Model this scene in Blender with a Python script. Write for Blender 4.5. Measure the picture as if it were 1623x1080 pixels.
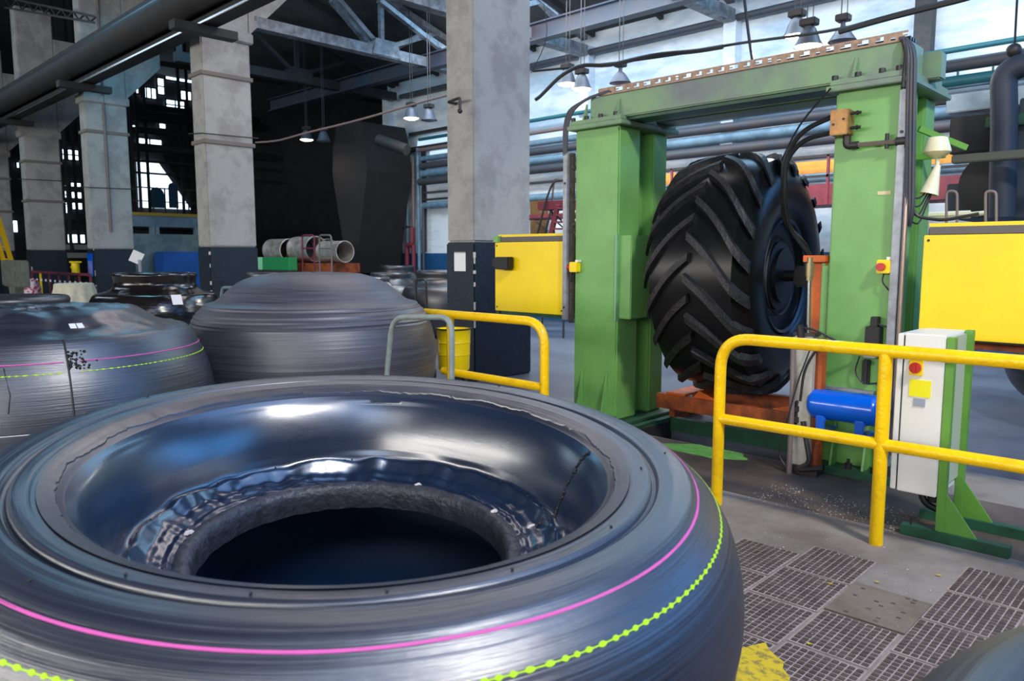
import bpy, bmesh, math, random
from mathutils import Vector, Matrix
random.seed(7)
S = bpy.context.scene
for o in list(bpy.data.objects): bpy.data.objects.remove(o)
C = S.collection

# ------------------------------------------------------------ camera
YAW, PITCH, FPX, EYE = math.radians(134.2), math.atan(135/1200), 1200.0, 1.6
cd = bpy.data.cameras.new('camera'); cam = bpy.data.objects.new('camera', cd); C.objects.link(cam)
cam.location = (0, 0, EYE)
cam.rotation_euler = (math.pi/2 - PITCH, 0, YAW - math.pi/2)
cd.sensor_width = 36; cd.lens = FPX/1623*36; cd.clip_start = .05; cd.clip_end = 300
cd.dof.use_dof = True; cd.dof.focus_distance = 4.4; cd.dof.aperture_fstop = 4.5
S.camera = cam

# ------------------------------------------------------------ world, lights, exposure
S.view_settings.view_transform = 'Standard'; S.view_settings.look = 'None'
S.view_settings.gamma = 1; S.view_settings.use_curve_mapping = False
S.view_settings.exposure = 0.0
w = bpy.data.worlds.new('world'); S.world = w; w.use_nodes = True
w.node_tree.nodes['Background'].inputs[0].default_value = (.45, .62, 1, 1)
w.node_tree.nodes['Background'].inputs[1].default_value = .25

def area(name, loc, target, sx, sy, power, col):
    l = bpy.data.lights.new(name, 'AREA'); l.shape = 'RECTANGLE'; l.size = sx; l.size_y = sy
    l.energy = power; l.color = col
    o = bpy.data.objects.new(name, l); C.objects.link(o); o.location = loc
    o.rotation_euler = (Vector(target) - Vector(loc)).to_track_quat('-Z', 'Y').to_euler()
    return o
area('roof_blue_fill', (5.2, -.6, 8.3), (5, 0, 0), 6, 11, 560, (.2, .46, 1))  # added unseen panel, gives the foreground bowl its blue reflection
area('roof_blue_fill', (2, 6, 8.3), (2, 6, 0), 7.5, 8, 470, (.22, .46, 1))  # second added blue panel under the roof, for sheen on the near casings
area('east_blue_fill', (7.8, 8, 5), (0, 7, 4), 8, 3.6, 330, (.1, .4, 1))  # added before the solid wall, out of view, for blue casing reflections
area('rear_window_light', (2.5, -3.6, 6.0), (-1.8, 1.6, .9), 4.5, 2.4, 95, (.9, .94, 1))
area('key_window_light', (3.6, 1.7, 7.4), (-2.2, 4.8, .5), .9, .8, 620, (1, .93, .83))
area('north_blue_fill', (4.4, 13.9, 5.8), (4.4, 0, 5.4), 6.5, 4, 560, (.08, .38, 1))  # unseen blue fill added so the bowl's left side reflects blue
area('hall_roof_fill', (-9, 7.2, 7.7), (-9, 7.0, 0), 7, 3, 360, (1, .9, .9))  # unseen lilac panel added for the pale sheen on the casing crest
area('hall_roof_fill', (-16.5, 6.6, 7.9), (-16.5, 6.6, 0), 3.5, 3, 260, (.25, .66, 1))  # teal companion panel, also added out of view for casing reflections
area('high_wall_fill', (-8, 11.8, 7.05), (-8, 11.54, 6.05), 12, 2.2, 430, (.36, .66, 1))  # blue strip added above the view to tint the crest's right-hand reflection
area('side_fill', (-7, -8.5, 3.5), (-7, 6, 1.8), 26, 1.7, 1750, (1, .96, .9))  # added soft fill, unseen, lifts the front faces of columns and press
area('wall_fill', (-6.5, 11.0, 6.1), (-6.6, 14.0, 3.6), 15, 1.2, 500, (.8, .9, 1))  # added unseen fill that brightens the whitewashed back wall
area('far_hall_fill', (-24, 0, 8.2), (-24, 5, 2), 14, 3, 420, (.62, .8, 1))  # overhead fill added out of view to light the far columns

# ------------------------------------------------------------ pixel helper (places far things on their own planes)
_F = Vector((math.cos(YAW)*math.cos(PITCH), math.sin(YAW)*math.cos(PITCH), -math.sin(PITCH)))
_R = Vector((math.sin(YAW), -math.cos(YAW), 0)); _U = _R.cross(_F)
def P(px, py, x=None, y=None, z=None):
    d = _F + _R*((px-811.5)/FPX) + _U*(-(py-540)/FPX)
    t = (z-EYE)/d.z if z is not None else (y/d.y if y is not None else x/d.x)
    return Vector((d.x*t, d.y*t, EYE+d.z*t))

# ------------------------------------------------------------ materials
def lin(c): return tuple(((v/255)/12.92 if v/255 <= .04045 else ((v/255+.055)/1.055)**2.4) for v in c) + (1,)
MATS = {}
def mat(name, rgb, rough=.5, metal=0., rgb2=None, scale=4., amt=.5, bump=0., bscale=60., spec=.5, emit=0., ramp=(.4, .65), coat=0., stretch=None):
    if name in MATS: return MATS[name]
    m = bpy.data.materials.new(name); m.use_nodes = True; nt = m.node_tree; N = nt.nodes; L = nt.links
    b = N['Principled BSDF']; col = lin(rgb)
    b.inputs['Base Color'].default_value = col; b.inputs['Roughness'].default_value = rough
    b.inputs['Metallic'].default_value = metal; b.inputs['Specular IOR Level'].default_value = spec
    b.inputs['Coat Weight'].default_value = coat
    if emit: b.inputs['Emission Color'].default_value = col; b.inputs['Emission Strength'].default_value = emit
    tc = N.new('ShaderNodeTexCoord'); src = tc.outputs['Object']
    if stretch:
        mp = N.new('ShaderNodeMapping'); mp.inputs['Scale'].default_value = stretch; L.new(src, mp.inputs[0]); src = mp.outputs[0]
    if rgb2:
        n = N.new('ShaderNodeTexNoise'); n.inputs['Scale'].default_value = scale; n.inputs['Detail'].default_value = 8; n.inputs['Roughness'].default_value = .65
        L.new(src, n.inputs['Vector'])
        r = N.new('ShaderNodeValToRGB'); r.color_ramp.elements[0].position = ramp[0]; r.color_ramp.elements[1].position = ramp[1]
        c2 = lin(rgb2); mixc = tuple(col[i]*(1-amt)+c2[i]*amt for i in range(3))+(1,)
        r.color_ramp.elements[0].color = col; r.color_ramp.elements[1].color = mixc
        L.new(n.outputs[0], r.inputs[0]); L.new(r.outputs[0], b.inputs['Base Color'])
    if bump:
        n2 = N.new('ShaderNodeTexNoise'); n2.inputs['Scale'].default_value = bscale; n2.inputs['Detail'].default_value = 6
        L.new(src, n2.inputs['Vector'])
        bp = N.new('ShaderNodeBump'); bp.inputs['Strength'].default_value = bump; bp.inputs['Distance'].default_value = .02
        L.new(n2.outputs[0], bp.inputs['Height']); L.new(bp.outputs[0], b.inputs['Normal'])
    MATS[name] = m; return m

def rubber(name, rgb, rough, streak, rgb2, ringscale=180., angmix=1.2, spec=.6, amp=.004):
    """uncured rubber: dark, glossy, wound in fine rings; grain follows radius and height, wear varies slowly round the ring"""
    m = bpy.data.materials.new(name); m.use_nodes = True; nt = m.node_tree; N = nt.nodes; L = nt.links
    b = N['Principled BSDF']; b.inputs['Specular IOR Level'].default_value = min(spec, 1); b.inputs['IOR'].default_value = 1.75 if spec > .65 else 1.55
    tc = N.new('ShaderNodeTexCoord'); sp = N.new('ShaderNodeSeparateXYZ'); L.new(tc.outputs['Object'], sp.inputs[0])
    cx = N.new('ShaderNodeCombineXYZ'); L.new(sp.outputs[0], cx.inputs[0]); L.new(sp.outputs[1], cx.inputs[1])
    ln = N.new('ShaderNodeVectorMath'); ln.operation = 'LENGTH'; L.new(cx.outputs[0], ln.inputs[0])
    nm = N.new('ShaderNodeVectorMath'); nm.operation = 'NORMALIZE'; L.new(cx.outputs[0], nm.inputs[0])
    sc = N.new('ShaderNodeVectorMath'); sc.operation = 'SCALE'; sc.inputs['Scale'].default_value = angmix; L.new(nm.outputs[0], sc.inputs[0])
    sub = N.new('ShaderNodeMath'); sub.operation = 'SUBTRACT'; L.new(ln.outputs['Value'], sub.inputs[0]); L.new(sp.outputs[2], sub.inputs[1])
    mu = N.new('ShaderNodeMath'); mu.operation = 'MULTIPLY'; mu.inputs[1].default_value = ringscale/3; L.new(sub.outputs[0], mu.inputs[0])
    cz = N.new('ShaderNodeCombineXYZ'); L.new(mu.outputs[0], cz.inputs[2])
    ad = N.new('ShaderNodeVectorMath'); ad.operation = 'ADD'; L.new(sc.outputs[0], ad.inputs[0]); L.new(cz.outputs[0], ad.inputs[1])
    n = N.new('ShaderNodeTexNoise'); n.inputs['Scale'].default_value = 1; n.inputs['Detail'].default_value = 5; n.inputs['Roughness'].default_value = .6
    L.new(ad.outputs[0], n.inputs['Vector'])
    r = N.new('ShaderNodeValToRGB'); r.color_ramp.elements[0].position = .35; r.color_ramp.elements[1].position = .7
    r.color_ramp.elements[0].color = lin(rgb); r.color_ramp.elements[1].color = lin(rgb2)
    L.new(n.outputs[0], r.inputs[0]); L.new(r.outputs[0], b.inputs['Base Color'])
    mr = N.new('ShaderNodeMapRange'); mr.inputs['To Min'].default_value = rough-.06; mr.inputs['To Max'].default_value = rough+.12
    L.new(n.outputs[0], mr.inputs['Value']); L.new(mr.outputs[0], b.inputs['Roughness'])
    n3 = N.new('ShaderNodeTexNoise'); n3.inputs['Scale'].default_value = 6; n3.inputs['Detail'].default_value = 4; L.new(tc.outputs['Object'], n3.inputs['Vector'])
    mx = N.new('ShaderNodeMath'); mx.operation = 'MULTIPLY_ADD'; mx.inputs[1].default_value = 1.2; L.new(n3.outputs[0], mx.inputs[0]); L.new(n.outputs[0], mx.inputs[2])
    bp = N.new('ShaderNodeBump'); bp.inputs['Strength'].default_value = streak; bp.inputs['Distance'].default_value = amp
    L.new(mx.outputs[0], bp.inputs['Height']); L.new(bp.outputs[0], b.inputs['Normal'])
    MATS[name] = m; return m

GREEN = mat('green_paint', (116, 172, 92), .38, rgb2=(96, 150, 78), scale=3, amt=.6, bump=.06, bscale=180)
GREENTOP = mat('dusty_green_paint', (118, 150, 108), .45, rgb2=(104, 106, 116), scale=1.6, amt=.9, bump=.1, bscale=120)
DGREEN = mat('dark_green_paint', (38, 92, 66), .45, rgb2=(28, 60, 48), scale=4, amt=.8)
CABGREEN = mat('frame_green_paint', (102, 158, 62), .4, rgb2=(74, 120, 60), scale=2, amt=.5)
YEL = mat('yellow_panel_paint', (255, 222, 0), .42, rgb2=(240, 200, 0), scale=2, amt=.5)
RYEL = mat('yellow_rail_paint', (255, 205, 0), .3, rgb2=(214, 160, 10), scale=9, amt=.8, bump=.25, bscale=40, ramp=(.5, .8))
GREY = mat('grey_metal', (150, 155, 162), .4, .3, rgb2=(110, 110, 112), scale=10, amt=.7)
DGREY = mat('dark_metal', (44, 46, 50), .5, .3, rgb2=(70, 62, 56), scale=12, amt=.7)
BLACK = mat('black_rubber', (16, 17, 20), .5)
HOSE = mat('black_hose', (22, 23, 26), .35)
WHITE = mat('white_enamel', (232, 232, 228), .35, rgb2=(214, 214, 210), scale=2, amt=.6)
CREAM = mat('cream_enamel', (232, 226, 190), .3, rgb2=(206, 190, 140), scale=9, amt=.5)
BRASS = mat('brass_block', (172, 128, 78), .42, .5, rgb2=(120, 86, 52), scale=9, amt=.8)
ORANGE = mat('orange_paint', (232, 106, 22), .5, rgb2=(150, 66, 20), scale=5, amt=.8)
RUST = mat('rusty_orange_steel', (176, 84, 34), .55, rgb2=(86, 44, 28), scale=6, amt=.95, bump=.2, bscale=50)
BLUE = mat('blue_enamel', (0, 92, 210), .22, coat=.4)
CHROME = mat('chromed_rod', (205, 205, 205), .22, 1.)
RED = mat('red_plastic', (190, 40, 34), .4)
PLASTER = mat('whitewash_column', (164, 164, 160), .75, rgb2=(136, 132, 130), scale=2.2, amt=.7, bump=.45, bscale=9, ramp=(.45, .6))
PLASTERW = mat('whitewash_wall', (226, 232, 236), .75, rgb2=(150, 178, 198), scale=1.1, amt=.7, bump=.35, bscale=6, ramp=(.45, .62), stretch=(.5, 1, 1.6))
NAVY = mat('navy_wall_paint', (12, 34, 50), .5, rgb2=(8, 22, 34), scale=3, amt=.8, bump=.2, bscale=15)
WBLUE = mat('blue_wall_paint', (22, 84, 132), .6, rgb2=(16, 58, 96), scale=3, amt=.7)
CHIP = mat('flaked_plaster', (206, 196, 190), .8)
PEEL = mat('peeled_orange_plaster', (196, 132, 108), .85, rgb2=(176, 150, 140), scale=9, amt=.7)
STEEL = mat('painted_truss_steel', (132, 138, 144), .6, rgb2=(60, 60, 64), scale=5, amt=.8, bump=.2, bscale=30)
BEAM = mat('blue_grey_beam_paint', (34, 46, 62), .5, rgb2=(66, 52, 54), scale=1.6, amt=.6)
SOOT = mat('sooty_steel', (34, 36, 38), .7, rgb2=(52, 48, 46), scale=2, amt=.8)
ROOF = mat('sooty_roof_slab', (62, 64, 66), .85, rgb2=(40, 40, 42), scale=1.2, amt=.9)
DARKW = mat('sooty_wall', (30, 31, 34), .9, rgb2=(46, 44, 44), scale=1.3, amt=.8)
PIPEB = mat('blue_white_pipe', (112, 144, 164), .55, rgb2=(78, 104, 124), scale=4, amt=.8)
PIPED = mat('dark_pipe', (58, 66, 76), .55, rgb2=(80, 70, 68), scale=4, amt=.7)
PIPET = mat('teal_pipe', (32, 96, 104), .45)
PIPEBR = mat('brown_grey_pipe', (118, 104, 102), .55)
MAROON = mat('maroon_paint', (120, 44, 58), .6, rgb2=(84, 32, 44), scale=5, amt=.7)
BOARD = mat('ochre_board', (222, 150, 62), .7, rgb2=(190, 120, 52), scale=4, amt=.6)
BRBOARD = mat('brown_board', (122, 88, 46), .7, rgb2=(90, 66, 40), scale=6, amt=.7)
SILV = mat('bright_steel_drum', (228, 220, 212), .38, .6, rgb2=(168, 140, 116), scale=5, amt=.8)
PAPER = mat('white_paper', (236, 238, 240), .7)
LAMP = mat('aluminium_lamp_shade', (88, 94, 104), .5, .3, rgb2=(60, 66, 76), scale=8, amt=.5)
GLOW = mat('lit_lamp_lens', (255, 238, 230), .5, emit=22)
CONC = mat('dusty_concrete', (146, 136, 126), .78, rgb2=(112, 100, 90), scale=1.7, amt=.9, bump=.3, bscale=45, ramp=(.4, .62))
EPOXY = mat('grey_epoxy_floor', (104, 112, 124), .3, rgb2=(78, 82, 92), scale=1.2, amt=.9)
GRIME = mat('oily_brown_floor', (100, 86, 76), .6, rgb2=(56, 48, 44), scale=1.5, amt=.9, bump=.25, bscale=60)
TILEC = mat('worn_iron_tile', (72, 60, 56), .5, rgb2=(98, 84, 76), scale=7, amt=.9, bump=.25, bscale=120)
TILEG = mat('dust_in_tile_joints', (172, 154, 144), .9, rgb2=(112, 100, 94), scale=9, amt=.7)
YPAINT = mat('worn_yellow_floor_paint', (214, 184, 34), .7, rgb2=(140, 122, 60), scale=24, amt=.9, ramp=(.5, .6))
GPAINT = mat('spilt_green_paint', (112, 178, 84), .6, rgb2=(84, 140, 64), scale=14, amt=.8)
PINK = mat('pink_marking_crayon', (206, 88, 164), .7)
LIME = mat('lime_marking_crayon', (176, 226, 24), .7)
GLASSY = mat('bright_daylight_pane', (205, 235, 255), .5, emit=4.0)
PALE = mat('pale_blue_outside_wall', (150, 200, 232), .6, emit=.8)
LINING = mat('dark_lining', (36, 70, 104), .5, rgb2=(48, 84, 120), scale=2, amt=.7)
R_FORE = rubber('uncured_rubber', (15, 23, 40), .35, .5, (38, 44, 60), 230, spec=.9)
R_BOWL = rubber('shiny_uncured_rubber', (10, 27, 50), .24, .2, (14, 32, 56), 60, spec=.9)
R_BEAD = mat('grey_bead_rubber', (58, 60, 68), .42, rgb2=(34, 36, 42), scale=20, amt=.8, bump=.4, bscale=50)
R_DOME = rubber('matt_uncured_rubber', (40, 42, 56), .44, .45, (82, 80, 92), 260, spec=.7)
R_FAR = rubber('far_uncured_rubber', (22, 24, 30), .33, .5, (46, 46, 52), 160, spec=.8)
R_CURED = mat('cured_black_rubber', (13, 14, 17), .3, rgb2=(20, 21, 24), scale=3, amt=.8, bump=.03, bscale=12, spec=.3)
R_LUG = mat('black_lug_rubber', (20, 20, 23), .5, rgb2=(40, 38, 38), scale=14, amt=.9, bump=.35, bscale=70)

# ------------------------------------------------------------ mesh helpers
class MB:
    def __init__(s): s.bm = bmesh.new()
    def box(s, x0, x1, y0, y1, z0, z1, bev=0.0):
        r = bmesh.ops.create_cube(s.bm, size=1)['verts']
        bmesh.ops.scale(s.bm, vec=(abs(x1-x0), abs(y1-y0), abs(z1-z0)), verts=r)
        bmesh.ops.translate(s.bm, vec=((x0+x1)/2, (y0+y1)/2, (z0+z1)/2), verts=r)
        if bev:
            es = list({e for v in r for e in v.link_edges})
            bmesh.ops.bevel(s.bm, geom=es, offset=bev, segments=2, affect='EDGES')
        return s
    def obox(s, c, size, M=None, bev=0.0):
        n0 = len(s.bm.verts); s.bm.verts.ensure_lookup_table()
        r = bmesh.ops.create_cube(s.bm, size=1)['verts']
        bmesh.ops.scale(s.bm, vec=size, verts=r)
        if bev:
            es = list({e for v in r for e in v.link_edges})
            bmesh.ops.bevel(s.bm, geom=es, offset=bev, segments=2, affect='EDGES')
            s.bm.verts.ensure_lookup_table(); r = s.bm.verts[n0:]
        T = Matrix.Translation(c) @ (M.to_4x4() if M else Matrix())
        bmesh.ops.transform(s.bm, matrix=T, verts=r); return s
    def bar(s, p0, p1, wd, ht, up=(0, 0, 1)):
        p0 = Vector(p0); p1 = Vector(p1); d = p1-p0; x = d.normalized(); y = Vector(up).cross(x)
        if y.length < 1e-3: y = Vector((0, 1, 0)).cross(x)
        y.normalize(); z = x.cross(y); M = Matrix((x, y, z)).transposed()
        return s.obox((p0+p1)/2, (d.length, wd, ht), M)
    def cyl(s, p0, p1, r, seg=16, r2=None, caps=True):
        p0 = Vector(p0); p1 = Vector(p1); d = p1-p0
        M = Matrix.Translation((p0+p1)/2) @ d.to_track_quat('Z', 'Y').to_matrix().to_4x4()
        bmesh.ops.create_cone(s.bm, cap_ends=caps, cap_tris=False, segments=seg, radius1=r, radius2=r if r2 is None else r2, depth=d.length, matrix=M)
        return s
    def tube(s, pts, r, seg=10, fil=0.0, nf=6, caps=True):
        pts = [Vector(p) for p in pts]
        if fil:
            q = [pts[0]]
            for i in range(1, len(pts)-1):
                a, b, c = pts[i-1], pts[i], pts[i+1]; f = min(fil, (a-b).length*.49, (c-b).length*.49)
                u = b+(a-b).normalized()*f; v = b+(c-b).normalized()*f
                for k in range(nf+1):
                    t = k/nf; q.append(u*(1-t)**2 + b*2*t*(1-t) + v*t*t)
            q.append(pts[-1]); pts = q
        rings = []; t0 = (pts[1]-pts[0]).normalized(); nrm = t0.orthogonal().normalized()
        for i, p in enumerate(pts):
            t = (pts[min(i+1, len(pts)-1)]-pts[max(i-1, 0)]).normalized()
            nrm = (nrm - t*nrm.dot(t)).normalized(); bn = t.cross(nrm)
            rr = r[i] if isinstance(r, (list, tuple)) else r
            rings.append([s.bm.verts.new(p+(nrm*math.cos(a)+bn*math.sin(a))*rr) for a in [2*math.pi*k/seg for k in range(seg)]])
        for a, b in zip(rings, rings[1:]):
            for k in range(seg): s.bm.faces.new((a[k], a[(k+1) % seg], b[(k+1) % seg], b[k]))
        if caps: s.bm.faces.new(rings[0][::-1]); s.bm.faces.new(rings[-1])
        return s
    def lathe(s, prof, seg=48, M=None, disp=None, close=False, mi=None):
        rings = []
        for i, (r, z) in enumerate(prof):
            ring = []
            for k in range(seg):
                a = 2*math.pi*k/seg; rr, zz = (r, z) if disp is None else disp(a, r, z, i)
                v = Vector((rr*math.cos(a), rr*math.sin(a), zz))
                ring.append(s.bm.verts.new(M @ v if M else v))
            rings.append(ring)
        prs = list(zip(rings, rings[1:])) + ([(rings[-1], rings[0])] if close else [])
        for i, (a, b) in enumerate(prs):
            for k in range(seg):
                f = s.bm.faces.new((a[k], a[(k+1) % seg], b[(k+1) % seg], b[k]))
                if mi: f.material_index = mi[i]
        return s
    def sweep(s, rails):
        """loft through lists of points (each a closed section)"""
        vs = [[s.bm.verts.new(p) for p in sec] for sec in rails]; n = len(vs[0])
        for a, b in zip(vs, vs[1:]):
            for k in range(n): s.bm.faces.new((a[k], a[(k+1) % n], b[(k+1) % n], b[k]))
        s.bm.faces.new(vs[0][::-1]); s.bm.faces.new(vs[-1]); return s
    def prism(s, pts, d):
        d = Vector(d); a = [s.bm.verts.new(Vector(p)) for p in pts]; b = [s.bm.verts.new(Vector(p)+d) for p in pts]; n = len(a)
        s.bm.faces.new(a[::-1]); s.bm.faces.new(b)
        for k in range(n): s.bm.faces.new((a[k], a[(k+1) % n], b[(k+1) % n], b[k]))
        return s
    def sph(s, c, r, seg=12):
        bmesh.ops.create_uvsphere(s.bm, u_segments=seg, v_segments=seg//2+2, radius=r, matrix=Matrix.Translation(c)); return s

OFF = {}
def obj(name, mb, m, parent=None, smooth=False, local=False, label=None, kind=None):
    bm = mb.bm
    bmesh.ops.recalc_face_normals(bm, faces=bm.faces)
    if smooth:
        for f in bm.faces: f.smooth = True
    me = bpy.data.meshes.new(name)
    if parent is not None: off = OFF[parent.name]
    else:
        xs = [v.co for v in bm.verts]
        off = Vector(((min(v.x for v in xs)+max(v.x for v in xs))/2, (min(v.y for v in xs)+max(v.y for v in xs))/2, min(v.z for v in xs))) if not local else Vector()
    if not local: bmesh.ops.translate(bm, vec=-off, verts=bm.verts)
    bm.to_mesh(me); bm.free()
    for mm in (m if isinstance(m, (list, tuple)) else [m]): me.materials.append(mm)
    if smooth:
        try: me.set_sharp_from_angle(angle=math.radians(38))
        except Exception: pass
    o = bpy.data.objects.new(name, me); C.objects.link(o)
    if parent is not None: o.parent = parent
    elif not local: o.location = off
    OFF[o.name] = off
    if label: o['label'] = label
    if kind: o['kind'] = kind
    return o
def tag(o, label, cat, group=None):
    o['label'] = label; o['category'] = cat
    if group: o['group'] = group
    return o
def thing(name, loc, label, cat, group=None, rot=None):
    o = bpy.data.objects.new(name, None); C.objects.link(o); o.location = loc; o.empty_display_size = .1
    if rot is not None: o.rotation_mode = 'QUATERNION'; o.rotation_quaternion = rot
    OFF[o.name] = Vector(loc) if rot is None else Vector()
    return tag(o, label, cat, group)
def struct(name, mb, m, parent=None, smooth=False):
    return obj(name, mb, m, parent, smooth, kind='structure')
def copy_tree(o, loc=None, label=None, parent=None):
    c = o.copy(); C.objects.link(c); OFF[c.name] = OFF[o.name].copy()
    if parent is not None: c.parent = parent
    if loc is not None: c.location = loc
    if label: c['label'] = label
    for ch in list(o.children): copy_tree(ch, parent=c)
    return c

# ============================================================ SETTING
# floor: four slabs round the pit, tile bed left in front
PX0, PX1, PY0, PY1 = -3.95, -2.42, 5.62, 6.3
m = MB()
m.box(-45, 8, -9, 4.42, -.2, 0)
m.box(-45, PX0, 4.42, 6.3, -.2, 0); m.box(PX1, 8, 4.42, 6.3, -.2, 0); m.box(PX0, PX1, 4.42, PY0, -.2, 0)
floor = struct('floor', m, CONC)
m = MB(); m.box(-6.2, 1.5, 4.62, 5.6, .0, .002); obj('oily_strip', m, GRIME, floor)
m = MB(); m.box(-45, 8, 6.3, 26, -.2, 0); struct('floor.001', m, EPOXY)
m = MB(); m.box(PX0-.05, PX1+.05, PY0-.05, PY1+.05, -.5, -.35); obj('pit_bottom', m, SOOT, floor)
m = MB(); m.box(PX0-.02, PX0, PY0, PY1, -.36, -.002); m.box(PX1, PX1+.02, PY0, PY1, -.36, -.002); m.box(PX0, PX1, PY1, PY1+.02, -.36, -.002); m.box(PX0, PX1, PY0-.02, PY0, -.36, -.002)
obj('pit_wall', m, DARKW, floor)
m = MB(); m.box(PX0-.07, PX1+.02, PY1, PY1+.06, 0, .03); m.box(PX0-.07, PX0, PY0-.3, PY1, 0, .03); m.box(PX0, PX1, PY1-.02, PY1, -.1, .03)
obj('pit_edge_angle', m, DGREEN, floor)
# cast tiles
def tile_mesh():
    m = MB(); m.box(0, .325, 0, .375, 0, .004)
    nx, ny = 10, 11; cx, cy = .315/nx, .365/ny
    for i in range(nx):
        for j in range(ny):
            
            h = .0085 + random.uniform(-.0012, .0008)
            x0 = .005+i*cx; y0 = .005+j*cy; g = .0026; b = .0032
            gy_ = .0042; lo = [m.bm.verts.new((x0+a, y0+c, .004)) for a, c in ((g, gy_), (cx-g, gy_), (cx-g, cy-gy_), (g, cy-gy_))]
            hi = [m.bm.verts.new((x0+a, y0+c, h)) for a, c in ((g+b, gy_+b), (cx-g-b, gy_+b), (cx-g-b, cy-gy_-b), (g+b, cy-gy_-b))]
            fs = [m.bm.faces.new(hi)]
            for k in range(4): fs.append(m.bm.faces.new((lo[k], lo[(k+1) % 4], hi[(k+1) % 4], hi[k])))
            for f in fs: f.material_index = 1
    me = bpy.data.meshes.new('floor_tile'); bmesh.ops.recalc_face_normals(m.bm, faces=m.bm.faces); m.bm.to_mesh(me); m.bm.free()
    me.materials.append(TILEG); me.materials.append(TILEC); return me
tms = [tile_mesh() for _ in range(3)]
bare = {(2, 7), (3, 7), (0, 6), (0, 7), (1, 6)}
fx, fy = OFF[floor.name].x, OFF[floor.name].y; fz = OFF[floor.name].z
for i in range(-4, 6):
    for j in range(0, 8):
        x = -1.945+.338*i; y = 1.15+.393*j+(.0, .17, -.16, .05)[i % 4]
        if (i == 0 and j == 7) or (i == 2 and j >= 7) or (i == -1 and j > 5) or (i < -1 and j > 3): continue
        if y + .375 > 4.42: continue
        o = bpy.data.objects.new('floor_tile', tms[(i*3+j) % 3]); C.objects.link(o); o.parent = floor
        o.location = (x-fx, y-fy, .0005-fz + random.uniform(-.001, .001)); o.rotation_euler = (0, 0, random.uniform(-.01, .01))
# dust filling some tiles flush
m = MB(); m.box(-1.27, -.93, 3.34, 3.72, .0, .0102); obj('dust_filled_tile', m, mat('dust_filled', (126, 114, 100), .6, rgb2=(104, 92, 76), scale=6, amt=.8, bump=.2, bscale=50), floor)
def blob(name, pts, z, h, m_, par=None, n=4):
    mb = MB(); ring = []
    for k in range(len(pts)):
        a, b = Vector(pts[k]), Vector(pts[(k+1) % len(pts)])
        for t in range(n):
            p = a.lerp(b, t/n); ring.append((p.x+random.uniform(-.012, .012), p.y+random.uniform(-.012, .012), z))
    mb.prism(ring, (0, 0, h)); return obj(name, mb, m_, par)
g = blob('green_paint_patch', [(-3.5, 5.42), (-3.25, 5.62), (-2.85, 5.6), (-2.72, 5.45), (-2.95, 5.3), (-3.3, 5.3)], .0015, .0015, GPAINT, floor)
blob('yellow_paint_patch', [(-1.5, 2.5), (-1.32, 2.86), (-1.17, 2.72), (-1.05, 2.5)], .0095, .001, YPAINT, floor)
q = [P(1072, 654, z=0), P(1088, 646, z=0), P(1110, 648, z=0), P(1094, 657, z=0)]
blob('yellow_floor_stripe', [(p.x, p.y) for p in q], .001, .001, YPAINT, floor, 2)

# back wall with piers, roof, far walls
m = MB(); m.box(-18.9, 8, 14.1, 14.4, 0, 7.2); wall = struct('wall_back', m, PLASTERW)
m = MB(); m.box(-18.9, 8, 14.06, 14.1, 0, 1.66); obj('blue_dado', m, WBLUE, wall)
for i, px in enumerate((-18.7, -14.7, -11.2, -7.6, -4.15, -.6, 3)):
    m = MB(); m.box(px-.13, px+.13, 13.85, 14.1, 0, 6.3); obj('pier', m, DGREY if i == 4 else PLASTERW, wall)
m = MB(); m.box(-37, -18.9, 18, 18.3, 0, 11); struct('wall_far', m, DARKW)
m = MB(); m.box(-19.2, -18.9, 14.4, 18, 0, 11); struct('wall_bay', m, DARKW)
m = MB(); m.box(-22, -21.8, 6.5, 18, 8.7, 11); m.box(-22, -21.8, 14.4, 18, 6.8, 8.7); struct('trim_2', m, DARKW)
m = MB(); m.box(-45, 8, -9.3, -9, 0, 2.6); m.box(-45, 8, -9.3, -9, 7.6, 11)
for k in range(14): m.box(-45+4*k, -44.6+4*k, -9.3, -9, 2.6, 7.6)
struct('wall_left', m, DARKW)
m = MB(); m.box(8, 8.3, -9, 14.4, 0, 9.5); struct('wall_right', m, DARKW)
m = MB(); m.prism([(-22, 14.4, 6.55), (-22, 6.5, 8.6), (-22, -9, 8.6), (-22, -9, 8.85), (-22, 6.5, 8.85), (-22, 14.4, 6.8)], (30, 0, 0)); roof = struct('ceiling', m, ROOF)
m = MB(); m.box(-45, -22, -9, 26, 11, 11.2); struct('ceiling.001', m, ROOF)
for x in [-3.9-1.8*k for k in range(10)]:
    m = MB(); m.prism([(x, 14.0, 6.5), (x, 6.5, 8.45), (x, 6.5, 8.6), (x, 14.0, 6.65)], (.1, 0, 0)); obj('roof_purlin', m, SOOT, roof)
for z in (6.15,):
    m = MB(); m.tube([(-18, 13.9, z), (8, 13.9, z)], .07, 10); tag(obj('ceiling_pipe', m, PIPED, smooth=True), 'long dark pipe along the top of the whitewashed wall under the roof', 'pipe')

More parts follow.
